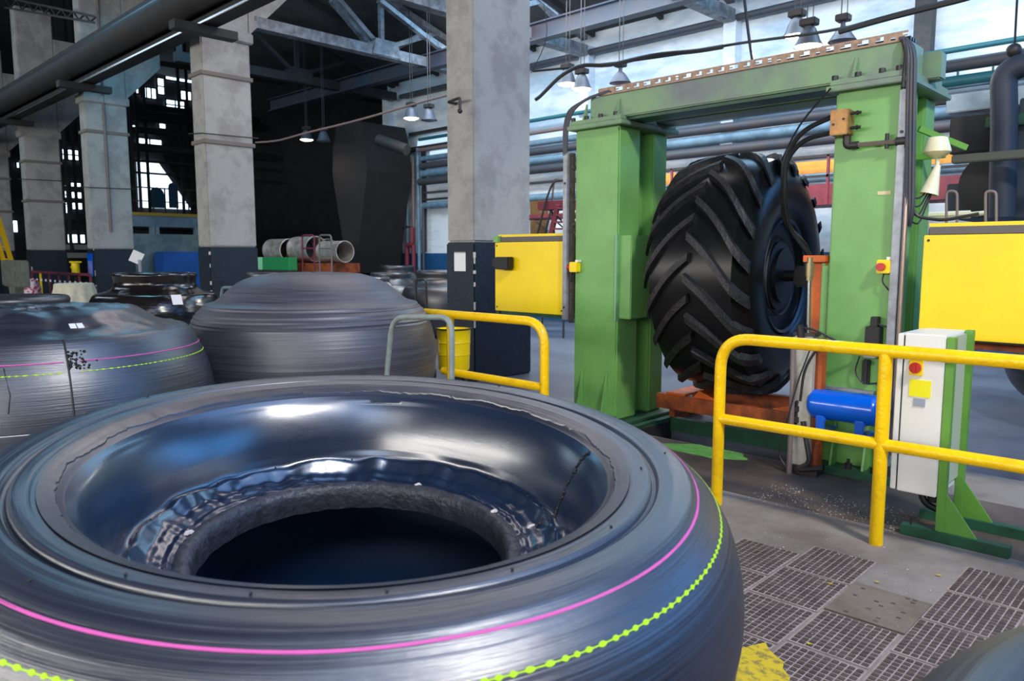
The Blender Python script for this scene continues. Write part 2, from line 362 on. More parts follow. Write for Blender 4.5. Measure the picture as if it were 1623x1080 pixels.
# far end wall with daylight windows
m = MB(); m.box(-42.3, -42, -9, 26, 0, 11); wf = struct('wall_end', m, DARKW)
def win(n, y0, y1, z0, z1, x=-41.9, nx=3, nz=2):
    m = MB(); t = .07
    m.box(x, x+.08, y0-t, y1+t, z0-t, z0); m.box(x, x+.08, y0-t, y1+t, z1, z1+t); m.box(x, x+.08, y0-t, y0, z0, z1); m.box(x, x+.08, y1, y1+t, z0, z1)
    for k in range(1, nx): yy = y0+(y1-y0)*k/nx; m.box(x, x+.06, yy-.03, yy+.03, z0, z1)
    for k in range(1, nz): zz = z0+(z1-z0)*k/nz; m.box(x, x+.06, y0, y1, zz-.03, zz+.03)
    f = struct('window_%d' % n, m, SOOT)
    m = MB(); m.box(x-.03, x-.01, y0, y1, z0, z1); obj('pane', m, GLASSY, f)
def winpx(n, x0, x1, y0, y1, nx=3, nz=2):
    a = P(x0, y0, x=-41.9); b = P(x1, y1, x=-41.9); win(n, a.y, b.y, b.z, a.z, nx=nx, nz=nz)
for n, q in enumerate([(204, 219, 134, 148, 1, 1), (224, 247, 138, 157, 3, 1), (249, 260, 124, 150, 1, 2), (262, 304, 120, 132, 2, 1), (263, 292, 158, 176, 2, 2), (286, 320, 144, 162, 2, 1), (204, 216, 198, 206, 1, 1), (219, 244, 203, 211, 2, 1), (218, 256, 219, 235, 2, 1),
                       (88, 134, 236, 255, 5, 2), (94, 110, 294, 338, 2, 3), (112, 130, 290, 332, 2, 3), (100, 136, 372, 385, 3, 1), (20, 28, 350, 368, 1, 1), (26, 30, 258, 266, 1, 1), (252, 262, 196, 204, 1, 1)]):
    winpx(n+1, *q)
# outdoor yard building through the open bay; emission stands in for daylight
a = P(220, 252, x=-41.5); b = P(306, 332, x=-41.5)
m = MB(); m.prism([(-41.85, a.y, b.z), (-41.85, b.y, b.z), (-41.85, P(252, 250, x=-41.5).y, a.z), (-41.85, a.y, a.z)], (.1, 0, 0)); yb = obj('pale_gable_wall', m, mat('emissive_white_wall', (214, 232, 250), .6, emit=2.2)); tag(yb, 'daylit pale gable wall with arched door seen through the far bay opening', 'building')
m = MB()
def arch(cx, w_, z0, z1):
    pts = [(-41.78, cx-w_/2, z0), (-41.78, cx+w_/2, z0)] + [(-41.78, cx+w_/2*math.cos(t*math.pi/8), z1-w_/2+w_/2*math.sin(t*math.pi/8)) for t in range(9)]
    m.prism(pts, (.05, 0, 0))
pa = P(249, 330, x=-41.8); pb = P(249, 297, x=-41.8); arch(pa.y, .75, pa.z, pb.z)
obj('arched_door', m, mat('teal_door_paint', (30, 96, 122), .6), yb)
m = MB(); pa = P(275, 330, x=-41.8); pb = P(275, 290, x=-41.8); arch(pa.y, .5, pa.z, pb.z); obj('narrow_door', m, MATS['teal_door_paint'], yb)

# ============================================================ COLUMNS
ratios = [1.073, 2.228, 3.257, 4.15, 5.1]
YR = 6.5
names = ['cracked whitewashed column with navy base beside the yellow panel, nearest column', 'whitewashed column with three dark straps standing behind the domed rubber casing',
         'whitewashed column with a conduit down its face and a peeled orange patch at its head', 'whitewashed column with dark base behind the cloth covered table', 'farthest whitewashed column, at the left edge beside the yellow ladder']
cols = []
for i, r in enumerate(ratios):
    x1 = -r*YR; x0 = x1-(.52 if i == 0 else .5); y0 = YR; y1 = YR+(1.03 if i == 0 else .98)
    t = thing('column', ((x0+x1)/2, (y0+y1)/2, 0), names[i], 'column', 'columns in a row down the hall'); cols.append(t)
    def wob(m_):
        pass
    m = MB(); m.box(x0, x1, y0, y1, 1.765, 9, .025); obj('shaft', m, PLASTER, t)
    m = MB(); m.box(x0-.012, x1+.012, y0-.012, y1+.012, 0, 1.765, .02); obj('painted_base', m, NAVY, t)
    m = MB()                                                          # chipped corner
    for k in range(9 if i == 0 else 6):
        z = random.uniform(.5, 1.75); s_ = random.uniform(.008, .02); h_ = random.uniform(.02, .1)
        m.obox((x1+.008, y0-.008, z), (s_*1.5, s_*1.5, h_), bev=.003)
    obj('chipped_edge', m, CHIP, t)
    if i > 0:
        zt = {1: 5.72, 2: 5.42, 3: 5.2, 4: 5.2}[i]
        for zz in ((5.03, 3.76), (4.7,), (4.45, 3.26), (4.4, 3.2))[i-1]:
            m = MB(); m.box(x0-.035, x1+.035, y0-.035, y1+.035, zz-.03, zz+.05, .01); obj('strap', m, mat('strap_plaster', (120, 112, 104), .8), t)
        m = MB(); m.box(x0-.06, x1+.06, y0-.06, y1+.06, zt, zt+.2, .02); obj('capital_ledge', m, PLASTER, t)
        m = MB(); m.prism([(x0, y1, zt+.2), (x0, y1+.02, zt+.2), (x0, y1+.9, zt+1.1), (x0, y1+.9, 8.2), (x0, y1, 8.2)], (x1-x0, 0, 0)); obj('haunch', m, PLASTER, t)
t = cols[0]
m = MB(); c = Vector((-6.975, 6.474, 1.53)); m.obox(P(729, 415, y=6.48), (.21, .008, .24)); obj('paper_notice', m, PAPER, t, label='blank white paper notice')
m = MB(); p = P(729, 400, y=6.475); m.obox((p.x, 6.474, p.z), (.21, .012, .012)); obj('notice_clip', m, GREY, t)
m = MB(); a = P(710, 162, y=6.36); b = P(729, 155, y=6.32); c = P(729, 176, y=6.32)
m.tube([(a.x, 6.52, a.z), (a.x, 6.36, a.z), b, c], .018, 8, fil=.03); m.sph(c, .032, 10); obj('hook_pipe', m, DGREY, t, smooth=True, label='dark bent pipe hook')
# conduit, peel patch on column 3
t = cols[2]; xx = -3.257*YR
m = MB(); m.tube([(xx+.03, YR+.42, 2.2), (xx+.03, YR+.42, 8.5)], .035, 8); obj('conduit', m, PIPEBR, t, smooth=True)
m = MB(); pts = [(xx+.015, YR+1.0+.25+.32*math.cos(a)*random.uniform(.7, 1.15), 6.9+.32*math.sin(a)*random.uniform(.7, 1.15)) for a in [k*math.pi/9 for k in range(18)]]
m.prism(pts, (.015, 0, 0)); obj('peeled_patch', m, PEEL, t, label='peeled orange plaster patch')
m = MB(); m.box(xx-.53, xx-.515, YR+.1, YR+.5, 1.0, 1.6); m.obox((xx-.25, YR-.03, 1.35), (.35, .02, .6)); obj('blue_patch', m, BLUE, t, label='bright blue painted patch')
# wires wrapped round columns
for i, r, z in ((1, 2.228, 3.9), (2, 3.257, 3.3), (3, 4.15, 3.9)):
    x1 = -r*YR+.06
    m = MB(); m.tube([(x1-.6, YR-.07, z+.05), (x1, YR-.07, z), (x1+.01, YR+1.06, z+.02)], .012, 6); obj('tie_wire', m, DGREY, cols[i])

# ============================================================ OVERHEAD
# crane girder
m = MB(); gy = 6.05; gx1 = -6; gx0 = -41.9
m.box(gx0, gx1, gy-.22, gy+.22, 6.28, 6.36); m.box(gx0, gx1, gy-.03, gy+.03, 5.6, 6.28); m.box(gx0, gx1, gy-.18, gy+.18, 5.53, 5.6)
gd = thing('crane_girder', (-24, gy, 5.53), 'sooty steel crane girder running along the column heads', 'girder')
obj('web', m, SOOT, gd)
m = MB(); m.tube([(gx0, gy-.28, 5.9), (gx1, gy-.28, 5.9)], .26, 16); obj('lagged_pipe', m, SOOT, gd, smooth=True)
m = MB(); m.box(gx0, gx1, gy-.22, gy-.2, 5.47, 5.5); obj('conductor_strip', m, CHROME, gd)
for x in (-13.2, -19.5, -26):
    m = MB(); m.box(x-.12, x+.12, gy-.6, gy+.5, 5.36, 5.5); obj('bracket', m, SOOT, gd)
for k, x in enumerate((-13.6, -19.9, -26.2)):
    m = MB(); m.box(x-4, x+1.5, gy+.25, gy+.45, 6.4, 6.5)
    tag(obj('walkway_plank', m, STEEL), ('pale plank above the girder at the nearest strapped column', 'pale plank above the girder at the column with the conduit', 'pale plank above the girder at the far left column')[k], 'plank')
# roof trusses along y
tl = ['whitewashed roof truss between the strapped column and the dark bay', 'whitewashed roof truss meeting the wall left of the green press', 'whitewashed roof truss meeting the wall above the press beam', 'sooty roof truss deep in the dark bay', 'roof truss over the right end of the press']
for k, x in enumerate((-14.6, -11.2, -7.6, -18.3, -4.1)):
    t = thing('roof_truss', (x, 10, 6.1), tl[k], 'truss', 'roof trusses'); ms = STEEL if k != 3 else DGREY
    ya, yb_ = (7.6, 13.9)
    m = MB(); m.box(x-.12, x+.12, ya, yb_, 6.08, 6.3); obj('bottom_chord', m, ms, t)
    m = MB(); m.bar((x, ya, 8.35), (x, yb_, 6.5), .16, .14); obj('top_chord', m, ms, t)
    ys = [ya+.1, 10.75, yb_]; 
    for a, b in (((x, 10.75, 6.3), (x, 10.75, 7.5)), ((x, 8.3, 8.1), (x, 10.7, 6.3)), ((x, 10.8, 6.3), (x, 12.4, 6.95)), ((x, ya+.1, 6.3), (x, ya+.1, 8.3))):
        m = MB(); m.bar(a, b, .1, .1); obj('web_member', m, ms, t)
    m = MB(); m.prism([(x-.15, 10.4, 6.1), (x-.15, 11.2, 6.1), (x-.15, 11.1, 6.45), (x-.15, 10.5, 6.45)], (.3, 0, 0)); obj('gusset_plate', m, ms, t)
# diagonal braces between trusses
for k, (a, b) in enumerate(((P(770/1350*300+410, 300/1080*240, y=10.6), P(525, 0, y=9.6)), (P(600, 0, y=10.2), P(712, 88, y=12.6)), (P(620, 78, y=11.5), P(672, 55, y=11.9)), (P(672, 55, y=11.9), P(712, 82, y=12.4)), (P(1110, 0, y=13), P(1148, 30, y=13.6)), (P(855, 0, y=12.5), P(886, 36, y=13.2)))):
    m = MB(); m.bar(a, b, .12, .1)
    tag(obj('roof_brace', m, STEEL), ('slanting pale brace rising left from the truss gusset', 'long pale brace slanting down to the nearest column', 'pale knee brace rising to the right behind the blue beam', 'short pale brace falling to the nearest column', 'pale brace meeting the wall above the press', 'pale brace right of the nearest column head')[k], 'brace')
# blue beam along x at y=12
bb = thing('blue_beam', (-12, 12, 6.0), 'long blue grey steel beam crossing under the trusses', 'beam')
m = MB(); m.box(-22, -2, 11.97, 12.03, 6.02, 6.32); obj('web', m, BEAM, bb)
m = MB(); m.box(-22, -2, 11.88, 12.12, 5.99, 6.02); m.box(-22, -2, 11.88, 12.12, 6.32, 6.35); obj('flange', m, BEAM, bb)
# pendant lamps
def lamp(px, py, y, lit, label, cs=1.0):
    c = P(px, py, y=y); t = thing('pendant_lamp', c, label, 'lamp', 'pendant lamps')
    m = MB(); m.box(c.x-.11*cs, c.x+.11*cs, c.y-.08, c.y+.08, c.z+.27, c.z+.36, .01); obj('ballast_box', m, DGREY, t)
    m = MB(); M = Matrix.Translation(c)
    if cs < 1: pr = [(.03, .27), (.035, .2), (.09, .15), (.15, .06), (.19, 0), (.185, 0), (.14, .06), (.08, .14), (.02, .18)]
    else: pr = [(.05, .27), (.09, .23), (.12, .16), (.15, .07), (.19, 0), (.185, 0), (.145, .07), (.11, .15), (.04, .22)]
    m.lathe(pr, 24, M); obj('shade', m, LAMP, t, smooth=True)
    m = MB(); m.lathe([(.001, -.03), (.1, -.025), (.165, 0), (.17, .02), (.001, .03)], 20, M); obj('lens', m, GLOW if lit else mat('unlit_lens', (90, 100, 112), .3), t, smooth=True)
    m = MB()
    top = 8.6 if c.y < 6.5 else 8.6-(c.y-6.5)*.26
    m.tube([(c.x-.03, c.y, c.z+.36), (c.x-.03, c.y, top)], .008, 5); m.tube([(c.x+.05, c.y, c.z+.36), (c.x+.05, c.y, top)], .006, 5); obj('hanging_rod', m, DGREY, t)
    if lit:
        l = bpy.data.lights.new('lamp_light', 'SPOT'); l.energy = 300 if px > 800 else 40; l.spot_size = math.radians(165); l.spot_blend = .6; l.shadow_soft_size = .15; l.color = (1, .93, .86)
        o = bpy.data.objects.new('lamp_light', l); C.objects.link(o); o.location = (c.x, c.y, c.z-.06)
lamp(899, 134, 11, True, 'lit pendant lamp nearest the tall cracked column, upper of the pair')
lamp(922, 142, 11, True, 'lit pendant lamp of the left pair, the one nearer the green press')
lamp(983, 132, 11, False, 'unlit grey cone pendant lamp above the left end of the press beam', .8)
lamp(1262, 58, 11, True, 'lit pendant lamp above the press beam, higher of the right pair')
lamp(1281, 74, 10.4, True, 'lit pendant lamp above the press beam, lower of the right pair')
lamp(1335, 66, 11, False, 'unlit grey cone pendant lamp above the right half of the press beam', .8)
lamp(652, 188, 11.3, True, 'lit pendant lamp left of the nearest column, on a double hanger')
lamp(680, 191, 11.3, False, 'unlit bell pendant lamp beside the lit one left of the nearest column')
lamp(486, 222, 11.3, True, 'lit pendant lamp hanging in front of the dark bay')
lamp(513, 224, 11.3, False, 'unlit bell pendant lamp in the dark bay')
# cables
def cable(name, pix, y, r, label, m_=HOSE, n=3):
    pts = [P(a, b, y=y) for a, b in pix]; m = MB(); m.tube(pts, r, 6, fil=.6, nf=n); return tag(obj(name, m, m_, smooth=True), label, 'cable')
cable('overhead_cable', [(845, 113), (985, 99), (1100, 82), (1160, 70), (1330, 48), (1470, 12), (1560, -8)], 9.5, .018, 'long black cable sagging over the press from column to wall')
cable('sagging_cable', [(849, 158), (856, 153), (890, 118), (922, 102), (960, 105), (1040, 86), (1100, 82), (1146, 74)], 9.4, .03, 'thick black cable looping down beside the left lamps')
cable('lamp_feed_cable', [(405, 226), (440, 224), (480, 212), (560, 193), (640, 170), (712, 150), (778, 136)], 7.4, .016, 'brown cable sagging past the lamps of the dark bay', PIPEBR)
cable('thick_feed_cable', [(1330, 50), (1400, 30), (1470, 12), (1520, 0), (1560, -12)], 9.3, .035, 'thick black cable bundle rising to the upper right corner')
cable('thin_wire', [(862, 6), (870, 60), (842, 116)], 9, .006, 'thin wire hanging beside the nearest column')
cable('hanging_wire', [(1180, 0), (1187, 60), (1193, 98)], 9.5, .02, 'black wire dropping to the press beam from the roof')
cable('hoist_rope', [(1612, 0), (1608, 75), (1606, 90)], 9, .012, 'thin hoist rope at the top right corner')
m = MB(); p = P(1607, 80, y=9); m.sph(p, .07, 10); m.tube([p, p-Vector((0, 0, .18))], .02, 6); tag(obj('hoist_hook', m, DGREY, smooth=True), 'small dark hoist hook block hanging at the top right', 'hook')
# pipes along back wall
wp = [(870, 187, .045, PIPET, 13.75, 'teal pipe highest on the back wall left of the press'), (870, 207, .05, PIPEBR, 13.7, 'brown grey pipe second from the top on the back wall'), (870, 224, .07, PIPEB, 13.85, 'pale blue pipe third from the top on the back wall'),
      (870, 238, .09, PIPED, 13.8, 'dark lagged pipe in the middle of the wall pipes'), (870, 252, .1, PIPEB, 13.85, 'fat pale pipe fifth from the top on the back wall'), (870, 267, .1, PIPED, 13.75, 'fat dark pipe sixth from the top on the back wall'),
      (870, 288, .03, PIPED, 13.9, 'thin dark pipe below the fat wall pipes'), (870, 312, .09, PIPEB, 13.9, 'pale blue pipe lowest above the ochre boards')]
for px, py, r, mm, y, lb in wp:
    z = P(px, py, y=y).z
    m = MB(); m.tube([(-17, y, z), (7.9, y, z)], r, 12); tag(obj('wall_pipe', m, mm, smooth=True), lb, 'pipe', 'pipes along the back wall')
z = P(1500, 106, y=10).z; m = MB(); m.tube([(P(1490, 100, y=10).x, 10, z), (1.5, 10, z)], .07, 12); tag(obj('sprinkler_pipe', m, PIPED, smooth=True), 'grey pipe crossing the wall at the upper right', 'pipe')
z = P(1540, 125, y=10).z; m = MB(); m.tube([(P(1490, 100, y=10).x, 10, z), (1.5, 10, z)], .06, 12); m.tube([(P(1490, 100, y=10).x, 10, z+.13), (1.5, 10, z+.13)], .01, 6)
for k in range(8): m.box(-2.6+.35*k, -2.58+.35*k, 9.99, 10.01, z, z+.13)
tag(obj('sprinkler_pipe', m, PIPET, smooth=True), 'dark teal pipe with a thin rail on brackets at the upper right', 'pipe')

# ============================================================ REAR MACHINE (behind press, right)
t = thing('rear_press', (-1.5, 9.8, 0), 'dark press frame standing behind the green press at the right edge', 'machine')
def bpx(name, x0, x1, y0, y1, y, d, m_, par, lab=None):
    a = P(x0, (y0+y1)/2, y=y); b = P(x1, (y0+y1)/2, y=y); zt = P((x0+x1)/2, y0, y=y).z; zb = P((x0+x1)/2, y1, y=y).z
    m = MB(); m.box(a.x, b.x, y, y+d, zb, zt, .01); return obj(name, m, m_, par, label=lab)
bpx('pale_beam', 1500, 1700, 138, 168, 9.6, .3, mat('pale_grey_steel', (168, 186, 192), .5, rgb2=(120, 140, 150), scale=3, amt=.8), t)
bpx('beam', 1505, 1700, 176, 236, 9.4, .4, SOOT, t)
bpx('green_bracket', 1562, 1700, 178, 196, 9.2, .2, DGREEN, t)
bpx('lower_rail', 1508, 1700, 238, 252, 8.6, .12, mat('olive_grey_steel', (84, 84, 72), .6), t)
bpx('body', 1500, 1640, 288, 345, 9.6, 1.2, mat('dark_slate_machine', (44, 58, 70), .5, rgb2=(30, 40, 52), scale=2, amt=.7), t)
bpx('column_post', 1610, 1720, 150, 345, 9.3, .6, MATS['dark_slate_machine'], t)
m = MB(); a = P(1575, 292, y=9.5); m.cyl((a.x, 9.62, a.z), (a.x, 9.5, a.z), .34, 24); obj('dark_disc', m, BLACK, t, smooth=True)
m = MB(); a = P(1592, 180, y=9.0); b = P(1590, 112, y=9.0); c = P(1650, 96, y=9.0); d0 = P(1588, 345, y=9.0)
m.tube([d0, a, b, c], .12, 14, fil=.35); tag(obj('exhaust_hose', m, mat('slate_duct', (40, 50, 62), .6), smooth=True), 'fat dark bent duct at the right edge above the yellow panel', 'duct')
for k, (px, lb) in enumerate(((1500, 'small wire hoop handle behind the beige siren'), (1562, 'brown wire hoop handle above the right yellow panel'))):
    m = MB(); y = 5.87; a = P(px, 352, y=y); b = P(px+17, 352, y=y); m.tube([(a.x, y, 1.815), a, P(px, 303, y=y), P(px+17, 303, y=y), b, (b.x, y, 1.815)], .009, 8, fil=.08)
    tag(obj('hoop_barrier', m, PIPEBR, smooth=True), lb, 'handle')
m = MB(); m.tube([P(1458, 343, y=6.6), P(1538, 340, y=6.6)], .03, 8); m.tube([P(1538, 340, y=6.6), P(1560, 338, y=6.6)], .018, 8); tag(obj('drive_rod', m, CREAM, smooth=True), 'pale horizontal rod lying above the right yellow panel', 'rod')
# mezzanine walkway behind the finished tyre
t = thing('walkway', (-5, 12.8, 0), 'maroon railed walkway with ochre toe board behind the press', 'walkway')
y = 12.8
m = MB(); z0 = P(1300, 325, y=y).z; z1 = P(1300, 292, y=y).z; m.box(-12.5, 3, y, y+.9, z0, z0+.08); m.box(-9, 3, y, y+.04, z0, z1); obj('deck', m, MAROON, t)
m = MB(); z2 = P(1290, 272, y=y).z; z3 = P(1290, 252, y=y).z; m.box(-9, 3, y+.3, y+.34, z2, z3); obj('ochre_board', m, BOARD, t)
m = MB()
for z in (P(1290, 248, y=y).z, P(1290, 280, y=y).z): m.box(-9, 3, y-.02, y+.02, z-.02, z+.02)
obj('handrail', m, SOOT, t)
for k in range(16):
    m = MB(); x = -8.9+.75*k; m.box(x-.02, x+.02, y-.02, y+.02, z0, z3+.05); obj('rail_post', m, MAROON, t)
for k in range(5):
    m = MB(); x = -9+2.6*k; m.box(x-.06, x+.06, y+.4, y+.5, 0, z0); obj('support_post', m, SOOT, t)
m = MB(); a = P(842, 375, y=13.9); b = P(866, 308, y=13.9); m.box(a.x, b.x, 13.86, 13.95, a.z, b.z); tag(obj('brown_board', m, BRBOARD), 'brown board leaning against the wall behind the rolling ladder', 'board')
# rolling ladder
t = thing('rolling_ladder', (-9.6, 11, 0), 'rolling step ladder with maroon platform behind the left yellow panel', 'ladder')
y = 11; y2 = 11.6
m = MB(); m.tube([P(846, 395, y=y), P(866, 315, y=y), P(878, 285, y=y), P(900, 286, y=y)], .02, 6, fil=.3); obj('handrail', m, SOOT, t, smooth=True)
m = MB(); m.tube([P(858, 395, y=y2), P(874, 330, y=y2), P(878, 284, y=y2), P(915, 288, y=y2)], .02, 6, fil=.1); obj('handrail', m, SOOT, t, smooth=True)
a = P(868, 395, y=y); b = P(884, 325, y=y)
m = MB(); m.bar(a, b, .05, .1); m.bar(a+Vector((.35, .3, 0)), b+Vector((.35, .3, 0)), .05, .1); obj('stringer', m, MAROON, t)
for k in range(7):
    p = a.lerp(b, k/6.5); m = MB(); m.bar(p, p+Vector((.35, .3, 0)), .15, .03); obj('tread', m, MAROON, t)
m = MB(); c = P(890, 326, y=11.3); m.obox(c, (.8, .5, .16)); obj('platform', m, MAROON, t)
m = MB()
for q in ((874, 330, 882, 395), (900, 330, 894, 395), (860, 322, 890, 350), (850, 352, 868, 366), (880, 350, 894, 362)): m.tube([P(q[0], q[1], y=11.2), P(q[2], q[3], y=11.2)], .015, 5)
m.tube([P(860, 395, y=11.2), (P(860, 395, y=11.2).x, 11.2, 0)], .02, 6); m.tube([P(894, 395, y=11.2), (P(894, 395, y=11.2).x, 11.2, 0)], .02, 6)
obj('cross_brace', m, SOOT, t)

# ============================================================ GREEN PRESS
pr = thing('press_frame', (-3.2, 6.05, 0), 'large green portal press frame around the finished tyre', 'machine')
def leg(x0, x1):
    m = MB(); m.box(x0, x1, 5.65, 5.98, .06, 2.76, .015); obj('front_post', m, GREEN, pr)
    m = MB(); m.box(x0+.02, x1-.02, 6.22, 6.46, .06, 2.76, .015); obj('rear_post', m, GREEN, pr)
    m = MB(); m.box(x0+.1, x1-.14, 5.98, 6.22, .06, 2.76); obj('web_plate', m, GREEN, pr)
    m = MB(); m.box(x0-.12, x1+.12, 5.5, 6.6, 0, .06, .008); obj('foot_plate', m, DGREEN, pr)
    for gx in (x0+.12, x1-.1):
        m = MB(); m.prism([(gx-.008, 5.65, .06), (gx-.008, 5.54, .06), (gx-.008, 5.64, .5)], (.016, 0, 0)); obj('foot_gusset', m, GREEN, pr)
    for gx in (x0-.05, x0+.03, x0+.25, x1-.02, x1+.07):
        m = MB(); m.cyl((gx, 5.55, .06), (gx, 5.55, .1), .026, 6); m.cyl((gx, 5.55, .06), (gx, 5.55, .13), .012, 8); obj('anchor_bolt', m, DGREY, pr)
    m = MB(); m.box(x0-.05, x1+.07, 5.58, 6.52, 2.76, 2.80, .006); obj('flange', m, GREENTOP, pr)
    m = MB(); m.box(x0-.03, x1+.05, 5.6, 6.5, 2.802, 2.845, .006); obj('flange', m, GREENTOP, pr)
    for gx in (x0+.0, x0+.16, x0+.32, x1-.02):
        m = MB(); m.cyl((gx, 5.615, 2.845), (gx, 5.615, 2.875), .022, 6); obj('flange_bolt', m, DGREY, pr)
    for gx in (x0+.12, x1-.02):
        m = MB(); m.prism([(gx, 5.66, 2.845), (gx, 5.6, 2.845), (gx, 5.655, 2.99)], (.02, 0, 0)); obj('beam_gusset', m, GREENTOP, pr)
leg(-4.66, -4.15); leg(-2.24, -1.79)
m = MB(); m.box(-4.5, -1.76, 5.66, 5.94, 2.83, 3.045, .012); obj('front_beam', m, GREENTOP, pr)
m = MB(); m.box(-4.3, -2.1, 5.7, 5.94, 2.805, 2.835); obj('beam_rib', m, DGREEN, pr)
m = MB(); m.box(-4.5, -1.76, 6.14, 6.42, 2.83, 3.045, .012); obj('rear_beam', m, GREENTOP, pr)
m = MB(); m.box(-1.82, -1.66, 5.99, 6.12, 2.83, 3.02, .01); obj('end_block', m, GREENTOP, pr)
# slotted cable tray
m = MB(); tx0, tx1 = -4.4, -1.78
m.box(tx0, tx1, 5.66, 5.9, 3.046, 3.050); m.box(tx0, tx1, 5.655, 5.66, 3.044, 3.058); m.box(tx0, tx1, 5.655, 5.66, 3.096, 3.109)
k = tx0
while k < tx1-.06:
    m.box(k, k+.045, 5.655, 5.66, 3.058, 3.096)
    m.box(k+.045, k+.075, 5.655, 5.66, 3.074, 3.096 if random.random() < .7 else 3.084)
    k += random.choice((.075, .1, .12))
obj('cable_tray', m, mat('galvanised_tray', (168, 140, 118), .5, .3, rgb2=(120, 100, 88), scale=20, amt=.8), pr)
m = MB()
for j in range(3): m.tube([(tx0-.02, 5.72+.05*j, 3.064), (tx1, 5.72+.05*j, 3.069)], .016, 6)
obj('tray_cable', m, HOSE, pr, smooth=True)
m = MB()
for j in range(3): m.tube([(-4.25, 5.67, 3.074+.004*j), (-4.5+.01*j, 5.63, 3.044), (-4.66-.03*j, 5.6, 2.95), (-4.72-.02*j, 5.6, 2.8), (-4.73-.015*j, 5.6, 2.54)], .013, 6, fil=.12)
obj('left_cable_bundle', m, PIPED, pr, smooth=True)
m = MB()
for j in range(3): m.tube([(-1.84+.01*j, 5.67, 3.074), (-1.76+.015*j, 5.6, 2.994), (-1.745+.02*j, 5.58, 2.9), (-1.73+.022*j, 5.57, 2.5), (-1.71+.02*j, 5.6, 1.9), (-1.70, 5.65, 1.8)], .013, 6, fil=.12)
obj('right_cable_bundle', m, PIPED, pr, smooth=True)
m = MB(); m.tube([(-1.8, 5.63, 3.044), (-1.765, 5.6, 2.944), (-1.77, 5.59, 2.72)], [.018]*1+[.018]*100, 8) if False else m.tube([(-1.8, 5.63, 3.044), (-1.765, 5.6, 2.944), (-1.77, 5.59, 2.72)], .018, 8)
obj('flexible_conduit', m, DGREY, pr, smooth=True)
# grey trunking
for x, z0, z1, r_ in ((-1.765, .1, 2.71, 0), (-4.735, .98, 2.56, 0)):
    m = MB(); m.box(x-.027, x+.027, 5.59, 5.66, z0, z1, .004)
    tr = obj('trunking', m, GREY, pr)
    for zz in ((z1-.28), z0+.5 if x > -2 else z0+.12): m = MB(); m.cyl((x, 5.592, zz), (x, 5.584, zz), .011, 10); obj('screw', m, DGREY, tr)
m = MB(); m.box(-4.70, -4.665, 5.62, 5.66, .95, 2.56); obj('drive_chain', m, mat('chain_steel', (60, 54, 50), .5, .6, rgb2=(110, 100, 90), scale=80, amt=.9, bump=.8, bscale=90), pr)
m = MB(); m.tube([(-1.715, 5.6, 2.36), (-1.715, 5.6, .2)], .016, 8); m.tube([(-1.73, 5.6, 2.37), (-2.07, 5.6, 2.372)], .017, 8)
obj('copper_pipe', m, mat('steel_pipe', (176, 158, 148), .3, .8), pr, smooth=True)
m = MB(); m.cyl((-1.715, 5.6, 2.32), (-1.715, 5.6, 2.42), .032, 10); m.cyl((-1.80, 5.6, 2.37), (-1.69, 5.6, 2.37), .03, 10); m.cyl((-1.86, 5.6, 2.33), (-1.86, 5.6, 2.43), .014, 8); obj('pipe_tee', m, DGREY, pr, smooth=True)
m = MB(); m.tube([(-2.05, 5.6, 2.372), (-2.13, 5.6, 2.372), (-2.13, 5.6, 2.45)], .028, 10, fil=.03)
obj('pipe_elbow', m, DGREY, pr, smooth=True)
m = MB(); m.box(-2.225, -2.10, 5.52, 5.64, 2.445, 2.62, .006); bk = obj('valve_block', m, BRASS, pr, label='brass valve block')
m = MB()
for zz in (2.59, 2.49): m.cyl((-2.1, 5.57, zz), (-2.03, 5.57, zz), .011, 8); m.cyl((-2.06, 5.57, zz), (-2.05, 5.57, zz), .016, 8)
for q in ((-2.2, 2.52), (-2.13, 2.55)): m.cyl((q[0], 5.521, q[1]), (q[0], 5.515, q[1]), .009, 10)
obj('screw', m, DGREY, bk)
m = MB()
m.tube([(-2.23, 5.56, 2.58), (-2.42, 5.5, 2.5), (-2.55, 5.5, 2.3), (-2.56, 5.55, 2.05), (-2.6, 5.65, 1.85), (-2.42, 5.75, 1.65), (-2.5, 5.9, 1.45)], .018, 8, fil=.2)
m.tube([(-2.23, 5.56, 2.47), (-2.4, 5.5, 2.44), (-2.53, 5.5, 2.3), (-2.55, 5.55, 2.0), (-2.55, 5.65, 1.8), (-2.38, 5.75, 1.55), (-2.5, 5.9, 1.42)], .018, 8, fil=.2)
obj('hydraulic_hose', m, HOSE, pr, smooth=True)
m = MB(); m.tube([(-2.24, 5.55, 2.78), (-2.45, 5.52, 2.55), (-2.57, 5.52, 2.3)], .007, 6, fil=.15); obj('thin_hose', m, HOSE, pr, smooth=True)
# side sleeve on left post
m = MB(); m.box(-4.16, -4.02, 5.68, 6.0, 1.02, 1.78, .008); obj('side_guide', m, GREEN, pr)
m = MB(); m.box(-4.175, -4.155, 5.64, 5.68, 1.0, 1.8); obj('weld_strip', m, mat('pale_green_weld', (120, 170, 130), .4), pr)
m = MB(); m.box(-2.30, -2.245, 5.68, 6.0, .6, 1.55, .006); obj('side_guide', m, GREEN, pr)
